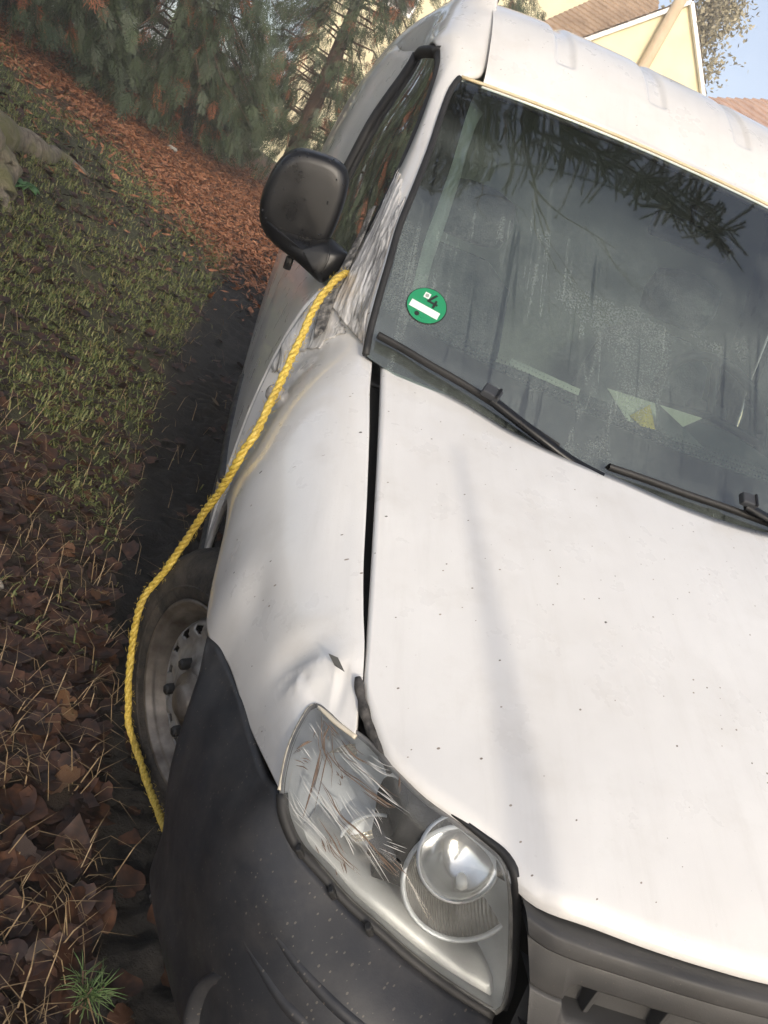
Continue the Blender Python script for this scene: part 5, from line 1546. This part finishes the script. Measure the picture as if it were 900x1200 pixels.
def foliage_material(name, cols, scale=3.0):
    m = bpy.data.materials.new(name)
    n, l, b = nodes_of(m)
    big = tex_noise(n, l, scale, 4, .65)
    fine = tex_noise(n, l, 45, 2, .6)
    ad = n.new('ShaderNodeMath'); ad.operation = 'MULTIPLY_ADD'; ad.inputs[1].default_value = .45
    l.new(fine, ad.inputs[0]); 
    sb = n.new('ShaderNodeMath'); sb.operation = 'MULTIPLY_ADD'; sb.inputs[1].default_value = .75; sb.inputs[2].default_value = -.10
    l.new(big, sb.inputs[0]); l.new(sb.outputs[0], ad.inputs[2])
    l.new(ramp(n, l, ad.outputs[0], cols), b.inputs['Base Color'])
    setin(b, 'Roughness', .55)
    return m
FM = foliage_material('cypress_green', [(.25, (.018, .030, .012)), (.45, (.034, .054, .021)), (.62, (.060, .084, .033)), (.72, (.10, .105, .045)), (.80, (.24, .09, .03))])
DEAD = foliage_material('dead_cypress_spray', [(.3, (.16, .05, .02)), (.55, (.32, .11, .045)), (.8, (.42, .19, .09))], 5)
def cypress(x, y, seed, n, R, zlo, zhi, skirt, label):
    bz = float(ground_z(x, y, False))
    t = empty('cypress_tree', (x, y, bz))
    tag(t, label, 'tree', 'cypress trees behind the van')
    p, d = cypress_crown(seed, n, R, zlo, zhi, skirt)
    q = place_sprays(p, d, RNG.uniform(.40, 1.05, len(p)), RNG.random(len(p)) * 6.28)
    tri_soup('crown', q, FM, t, nper=4)
    kd = RNG.choice(len(p), len(p) // 14, replace=False)
    tri_soup('dead_sprays', place_sprays(p[kd] * np.array([.82, .82, 1]) + V((0, 0, .05)), d[kd], RNG.uniform(.6, 1.1, len(kd)), RNG.random(len(kd)) * 6.28), DEAD, t, nper=4)
    tr = Geo().tube([V((0, 0, -.2)), V((.02, 0, zhi * .4)), V((0, .03, zhi))], [.16, .11, .03], 10).obj('trunk', BK2, t)
    tw = Geo()
    for k in range(60):
        a = random.random() * 6.28; z0 = zlo + .3 + random.random() * (zhi - zlo) * .5; L = R * random.uniform(.4, .9)
        dd = V((math.cos(a), math.sin(a), 0))
        tw.tube([V((0, 0, z0)), dd * L * .5 + V((0, 0, z0 + .05)), dd * L + V((0, 0, z0 - .35))], [.018, .011, .003], 5)
    tw.obj('boughs', BK2, t)
    return t
cypress(-6.6, 10.6, 1, 4200, 1.9, .35, 4.5, 1.0, 'leftmost dark cypress behind the old tree, its skirt brushing the bank')
cypress(-4.6, 9.6, 2, 6200, 1.9, .30, 4.5, 1.1, 'dense cypress with low drooping boughs left of centre behind the grass')
cypress(-3.0, 11.2, 3, 5600, 1.8, .30, 5.0, 1.1, 'tall cypress whose hanging boughs reach the orange litter above the mirror')
cypress(-1.2, 13.6, 4, 3200, 1.9, .8, 5.5, 1.0, 'thinner cypress with light showing through, beside the van roof')
cypress(.9, 15.5, 5, 1700, 1.9, 1.2, 6.0, .9, 'sparse cypress furthest right, half hidden by the van roof')

# ---------------------------------------------------------------- overhanging spruce (mirrored in the windscreen) and an added shade tree behind the photographer
NM = simple('spruce_needle', (.018, .030, .016), (.04, .055, .03), 20, .6)
def spruce_bough(path, r0, parent, nside=26, seed=0, Ls=.55, twig=.10):
    r = np.random.default_rng(seed)
    p = cr(path, 60)
    _, t, n_, b_ = frame_along(p)
    w = Geo().tube(p, np.linspace(r0, .006, 60), 6)
    quads = []
    def needles(a, b, dens):
        d = b - a; L = np.linalg.norm(d); d = d / L
        u = np.cross(d, [0, 0, 1.0]); u /= np.linalg.norm(u) + 1e-9; v = np.cross(d, u)
        n = max(2, int(L * dens * 2.0))
        s = r.random(n)[:, None] * L; th = r.random(n)[:, None] * 6.28
        o = np.cos(th) * u + np.sin(th) * v
        q0 = a + d * s; ax = o * .85 + d * .6
        q1 = q0 + ax * .020
        sd_ = np.cross(ax, d); sd_ /= np.linalg.norm(sd_, axis=1)[:, None] + 1e-9
        quads.append(np.stack([q0 - sd_ * .0017, q0 + sd_ * .0017, q1 + sd_ * .0012, q1 - sd_ * .0012], 1))
    for k in range(nside):
        f = .25 + .75 * (k + .5) / nside
        i = int(f * 59); sgn = 1 if k % 2 else -1
        L = Ls * (1.15 - f) * (.8 + .4 * r.random()) + .10
        side = np.cross(t[i], [0, 0, 1.0]); side /= np.linalg.norm(side)
        d = side * sgn * (.8 + r.normal(0, .25)) + t[i] * (.7 + r.normal(0, .3)) + np.array([0, 0, -.15 + r.normal(0, .3)])
        e = p[i] + d * L
        w.tube([p[i], (p[i] + e) / 2 + V((0, 0, .02)), e], [.006, .004, .002], 4)
        needles(p[i], e, 420)
        for j in range(5):
            g_ = .2 + .75 * j / 5; c = p[i] + d * L * g_
            dd = d * .6 + np.cross(d, [0, 0, 1.0]) * (1 if j % 2 else -1) * (.7 + r.normal(0, .3)) + np.array([0, 0, -.15 + r.normal(0, .3)])
            ee = c + dd * twig * (1.3 - g_) * 1.6
            w.tube([c, ee], [.003, .0015], 3)
            needles(c, ee, 480)
    needles(p[20], p[-1], 300)
    w.obj('bough', BK2, parent)
    o = tri_soup('needles', np.concatenate(quads), NM, parent, nper=4); o['kind'] = 'stuff'
sp = empty('overhanging_spruce', (-3.9, 1.4, float(ground_z(-3.9, 1.4))))
tag(sp, 'spruce whose bough hangs over the van and shows mirrored in the windscreen', 'tree')
sp_z = sp.location[2]
Geo().tube([V((0, 0, -.2)), V((.03, .02, 4)), V((0, 0, 9))], [.22, .16, .04], 14).obj('trunk', BK2, sp)
def rel(p): return V(p) - V((-3.9, 1.4, sp_z))
spruce_bough([rel((-3.9, 1.4, 4.9)), rel((-2.4, 1.9, 5.0)), rel((-1.0, 2.25, 4.9)), rel((.1, 2.3, 4.65)), rel((.75, 2.2, 4.35)), rel((.98, 2.1, 4.1))], .022, sp, 110, 1, .13, .15)
spruce_bough([rel((-3.9, 1.4, 5.6)), rel((-2.7, 2.4, 5.9)), rel((-1.7, 2.9, 5.8)), rel((-.9, 3.0, 5.5))], .025, sp, 44, 2, .4, .14)
for k in range(5):
    a = k * 1.9 + 1.5; z0 = 5.0 + k * .6; L = 1.6 - .14 * k
    spruce_bough([V((0, 0, z0)), V((math.cos(a) * L * .5, math.sin(a) * L * .5, z0 + .1)), V((math.cos(a) * L, math.sin(a) * L, z0 - .25))], .03, sp, 14, 10 + k, .5)

def bare_tree(x, y, label, seed, h=7.0):
    r = random.Random(seed)
    t = empty('bare_tree', (x, y, float(ground_z(x, y, False))))
    tag(t, label, 'tree')
    tg_ = Geo(); lim = Geo()
    tg_.tube([V((0, 0, -.2)), V((.05, .05, h * .4)), V((.1, 0, h * .75))], [.16, .11, .05], 10)
    def grow(p, d, L, rad, lev):
        e = p + d * L + V((r.gauss(0, .08), r.gauss(0, .08), r.gauss(0, .05))) * L
        lim.tube([p, (p + e) / 2 + V((r.gauss(0, .05), r.gauss(0, .05), .04)) * L, e], [rad, rad * .75, rad * .45], 5 if lev < 2 else 3)
        if lev >= 4: return
        for _ in range(3):
            dd = d + V((r.gauss(0, .55), r.gauss(0, .55), r.gauss(.05, .4))); dd /= np.linalg.norm(dd)
            grow(p + (e - p) * r.uniform(.45, 1), dd, L * r.uniform(.5, .75), rad * .5, lev + 1)
    for k in range(9):
        a = k * 2.4; z0 = h * (.35 + .045 * k)
        d = V((math.cos(a), math.sin(a), .55)); d /= np.linalg.norm(d)
        grow(V((.06, .03, z0)), d, h * .26, .035, 0)
    tg_.obj('trunk', BK2, t); lim.obj('limbs', BK2, t)
    return t
bare_tree(-2.9, 3.4, 'bare tree on the bank whose twigs show mirrored in the windscreen corner', 4, 7.5)

# unseen spruce added behind the photographer to shade the bank and bumper corner
def dense_conifer(x, y, R, h, n, seed, label, name='shade_spruce'):
    t = empty(name, (x, y, float(ground_z(x, y, False))))
    tag(t, label, 'tree')
    r = np.random.default_rng(seed)
    zz = .5 + (h - .5) * r.random(n) ** 1.2
    rad = R * (1 - zz / h) ** .75 * np.sqrt(r.random(n)) * 1.05 + .05
    a = r.random(n) * 6.28
    pos = np.stack([rad * np.cos(a), rad * np.sin(a), zz], -1)
    d = np.stack([np.cos(a) + r.normal(0, .3, n), np.sin(a) + r.normal(0, .3, n), -.45 + r.normal(0, .3, n)], -1)
    tri_soup('crown', place_sprays(pos, d, r.uniform(1.2, 2.2, n), r.random(n) * 6.28), FM, t, nper=4)
    Geo().tube([V((0, 0, -.2)), V((0, 0, h * .95))], [.18, .02], 10).obj('trunk', BK2, t)
    return t
dense_conifer(-1.75, -9.5, 1.7, 9.5, 2400, 21, 'added slim spruce behind the photographer, put there to shade the bank')

# unseen pointed stake, added to throw the narrow shadow along the bonnet
stz = float(ground_z(-.36, -1.62))
stake = Geo().tube([V((0, 0, -.1)), V((-.002, 0, .8)), V((-.006, 0, 1.42 - stz)), V((-.010, 0, 1.72 - stz)), V((-.016, 0, 2.04 - stz))], [.036, .034, .028, .019, .007], 12).obj('shadow_stake', simple('weathered_wood', (.14, .10, .07), (.26, .20, .15), 9, .8, bstr=.4), None)
stake.location = (-.355, -1.62, stz)
tag(stake, 'added pointed wooden stake in front of the van, put there to throw a thin shadow', 'stake')

# ================================================================== HOUSES
WALL = simple('yellow_render', (.70, .62, .40), (.77, .70, .48), 2, .9, bstr=.15, bscale=60)
WHT = simple('white_trim', (.78, .77, .74), None, rough=.6)
TILE = simple('brown_roof_tile', (.26, .18, .12), (.40, .29, .20), 3, .8)
def tile_roof(name, o, along, down, parent, row=.20, col=.22, mat=None):
    """tiled roof plane: o = top corner, along/down = edge vectors; stepped rows of curved tiles"""
    o, al, dn = V(o), V(along), V(down)
    La, Ld = np.linalg.norm(al), np.linalg.norm(dn)
    ua, ud = al / La, dn / Ld
    nn = np.cross(ua, ud); nn = nn if nn[2] > 0 else -nn
    nr, nc = int(Ld / row), int(La / (col / 4))
    rows_ = []
    for r in range(nr):
        for f_, hh in ((0.0, .0), (.98, .035), (1.0, .0)):
            s = min((r + f_) * row, Ld)
            rows_.append([o + ud * s + ua * (c * La / nc) + nn * (hh + .018 * abs(math.sin(c * math.pi / 4 + (r % 2) * .8))) for c in range(nc + 1)])
    ob = grid_obj(name, np.array(rows_), mat or TILE, parent)
    ob.data.polygons.foreach_set('use_smooth', [False] * len(ob.data.polygons))
    return ob
# gable house: apex (4.80, 18, 7.20), 45-degree roof
house = empty('yellow_house', (4.8, 18.0, 0.0))
tag(house, 'yellow gabled house with brown tiled roof and white verge boards', 'house')
AZ, HW, DP = 7.20, 4.6, 3.6
w = Geo()
w.add([(-HW, 0, 0), (HW, 0, 0), (HW, 0, AZ - HW), (0, 0, AZ), (-HW, 0, AZ - HW), (-HW, DP, 0), (HW, DP, 0), (HW, DP, AZ - HW), (0, DP, AZ), (-HW, DP, AZ - HW)],
      [(0, 1, 2, 3, 4), (9, 8, 7, 6, 5), (0, 4, 9, 5), (1, 6, 7, 2)])
w.obj('wall', WALL, house, smooth=False)
for s in (-1, 1):
    tile_roof('roof', (0, -.12, AZ + .06), (0, DP + .24, 0), (s * (HW + .4), 0, -(HW + .4)), house)
    g = Geo(); d = V((s * .7071, 0, -.7071)); L = (HW + .4) * 1.4142
    g.box(V((0, -.06, AZ + .02)) + d * L / 2, (L, .10, .09), np.stack([d, V((0, 1, 0)), np.cross(d, V((0, 1, 0)))], axis=1))
    g.obj('verge_board', WHT, house, smooth=False, bevel=.01)
Geo().tube([V((-.26, -.14, 0)), V((-.24, -.14, AZ + .35))], .12, 14).obj('flue_pipe', simple('tan_flue', (.50, .38, .24), (.58, .46, .31), 6, .6), house)
for xw in (-2.2, 1.6):
    win = Geo().box((xw, -.02, 2.2), (1.2, .10, 1.4)).obj('window', WHT, house, smooth=False, bevel=.01)
    Geo().box((xw - .28, -.075, 2.2), (.48, .02, 1.24)).obj('pane', M['frit'], win, smooth=False)
    Geo().box((xw + .28, -.075, 2.2), (.48, .02, 1.24)).obj('pane', M['frit'], win, smooth=False)
# taller yellow building behind it
house2 = empty('yellow_building', (2.2, 27.0, 0.0))
tag(house2, 'taller yellow building behind the gabled house, partly hidden by its roof', 'house')
Geo().box((0, 2.5, 5.0), (9.0, 5.0, 10.0)).obj('wall', WALL, house2, smooth=False)
tile_roof('roof', (-4.8, 2.5, 12.2), (9.6, 0, 0), (0, -2.8, -2.4), house2)
tile_roof('roof', (-4.8, 2.5, 12.2), (9.6, 0, 0), (0, 2.8, -2.4), house2)
for xw in (-2.5, 0, 2.5):
    win = Geo().box((xw, -.02, 6.5), (1.2, .10, 1.5)).obj('window', WHT, house2, smooth=False, bevel=.01)
    Geo().box((xw, -.075, 6.5), (1.0, .02, 1.3)).obj('pane', M['frit'], win, smooth=False)
# low roof at the right
ra, rb = V((5.2822, 15.5000, 5.3783)), V((9.4609, 18.5000, 7.5963))
house3 = empty('low_house', (float(rb[0]), 17.5, 0.0))
tag(house3, 'low house at the right edge showing only its pinkish tiled roof', 'house')
T3 = simple('pink_roof_tile', (.34, .22, .17), (.46, .33, .27), 3, .8)
o3 = rb - V((rb[0], 17.5, 0))
a3 = ra - V((rb[0], 17.5, 0))
def hip_roof(o3, a3, xr, parent, mat, extra=8):
    # rows stay level, the left end climbs along the hip
    rows_ = []; row = .20; nn = V((0, -.6, .8))
    hip = o3 - a3
    nr = int(abs(hip[2]) / (row * .6)) + extra
    for r in range(nr):
        for f_, hh in ((0, 0), (.98, .035), (1, 0)):
            t = (r + f_) * row * .6 / hip[2]
            p0 = o3 - hip * t
            rows_.append([V((p0[0] + (xr - p0[0]) * c_ / 60, p0[1], p0[2])) + nn * (hh + .018 * abs(math.sin(c_ * .9))) for c_ in range(61)])
    ob = grid_obj('roof', np.array(rows_), mat, parent)
    ob.data.polygons.foreach_set('use_smooth', [False] * len(ob.data.polygons))
    return rows_
hr_ = hip_roof(o3, a3, o3[0] + 8, house3, T3)
hh0 = V((4.8, 18.0, 0))
hip_roof(V((4.3808, 21.5000, 8.0109)) - hh0, V((2.6058, 19.2000, 5.9275)) - hh0, .4, house, TILE, 12)
lo_ = hr_[-1]
Geo().add([(lo_[0][0] + .3, lo_[0][1] + .4, 0), (lo_[-1][0], lo_[0][1] + .4, 0), (lo_[-1][0], lo_[0][1] + .4, lo_[0][2] + .1), (lo_[0][0] + .3, lo_[0][1] + .4, lo_[0][2] + .1),
           (lo_[0][0] + .3, 21, 0), (lo_[-1][0], 21, 0), (lo_[-1][0], 21, lo_[0][2] + .1), (lo_[0][0] + .3, 21, lo_[0][2] + .1)],
          [(0, 1, 2, 3), (4, 7, 6, 5), (0, 3, 7, 4), (1, 5, 6, 2), (3, 2, 6, 7)]).obj('wall', WALL, house3, smooth=False)

# tree beside the gable, haze put into its pale leaf colour
LF = foliage_material('hazed_leaf', [(.3, (.22, .20, .12)), (.55, (.32, .28, .18)), (.8, (.42, .36, .25))], 2)
yt = empty('garden_tree', (7.25, 24.0, 0))
tag(yt, 'pale haze-coloured tree rising behind the right slope of the gable', 'tree')
n = 14000
cl = RNG.normal(0, 1, (60, 3)) * np.array([.38, .5, 2.0]) + np.array([0, 0, 8.0])
c = cl[RNG.integers(0, 60, n)] + RNG.normal(0, .26, (n, 3))
d1 = RNG.normal(0, 1, (n, 3)); d1 /= np.linalg.norm(d1, axis=1)[:, None]
d2 = np.cross(d1, RNG.normal(0, 1, (n, 3))); d2 /= np.linalg.norm(d2, axis=1)[:, None]
tri_soup('crown', np.stack([c - d1 * .07, c + d2 * .035, c + d1 * .07, c - d2 * .035], 1), LF, yt, nper=4)
tr = Geo().tube([V((0, 0, 0)), V((.1, 0, 5)), V((0, 0, 10.5))], [.25, .18, .04], 10)
for k in range(14):
    a = k * 2.4; tr.tube([V((.05, 0, 5 + k * .35)), V((math.cos(a) * .6, math.sin(a) * .6, 6.0 + k * .35))], [.05, .012], 5)
tr.obj('trunk', BK2, yt)

# ---------------------------------------------------------------- hazy winter air
hz = bpy.data.materials.new('winter_haze')
hz.use_nodes = True
hn = hz.node_tree.nodes
hn.remove(hn['Principled BSDF'])
pv = hn.new('ShaderNodeVolumePrincipled')
pv.inputs['Color'].default_value = (.98, .96, .92, 1)
pv.inputs['Density'].default_value = .007
pv.inputs['Anisotropy'].default_value = 0.0
hz.node_tree.links.new(pv.outputs[0], hn['Material Output'].inputs['Volume'])
haze = Geo().box((0, 20, 6.2), (110, 110, 16.4)).obj('haze', hz, None, smooth=False)
tag(haze, 'thin sunlit winter haze over the whole place', 'haze', kind='stuff')
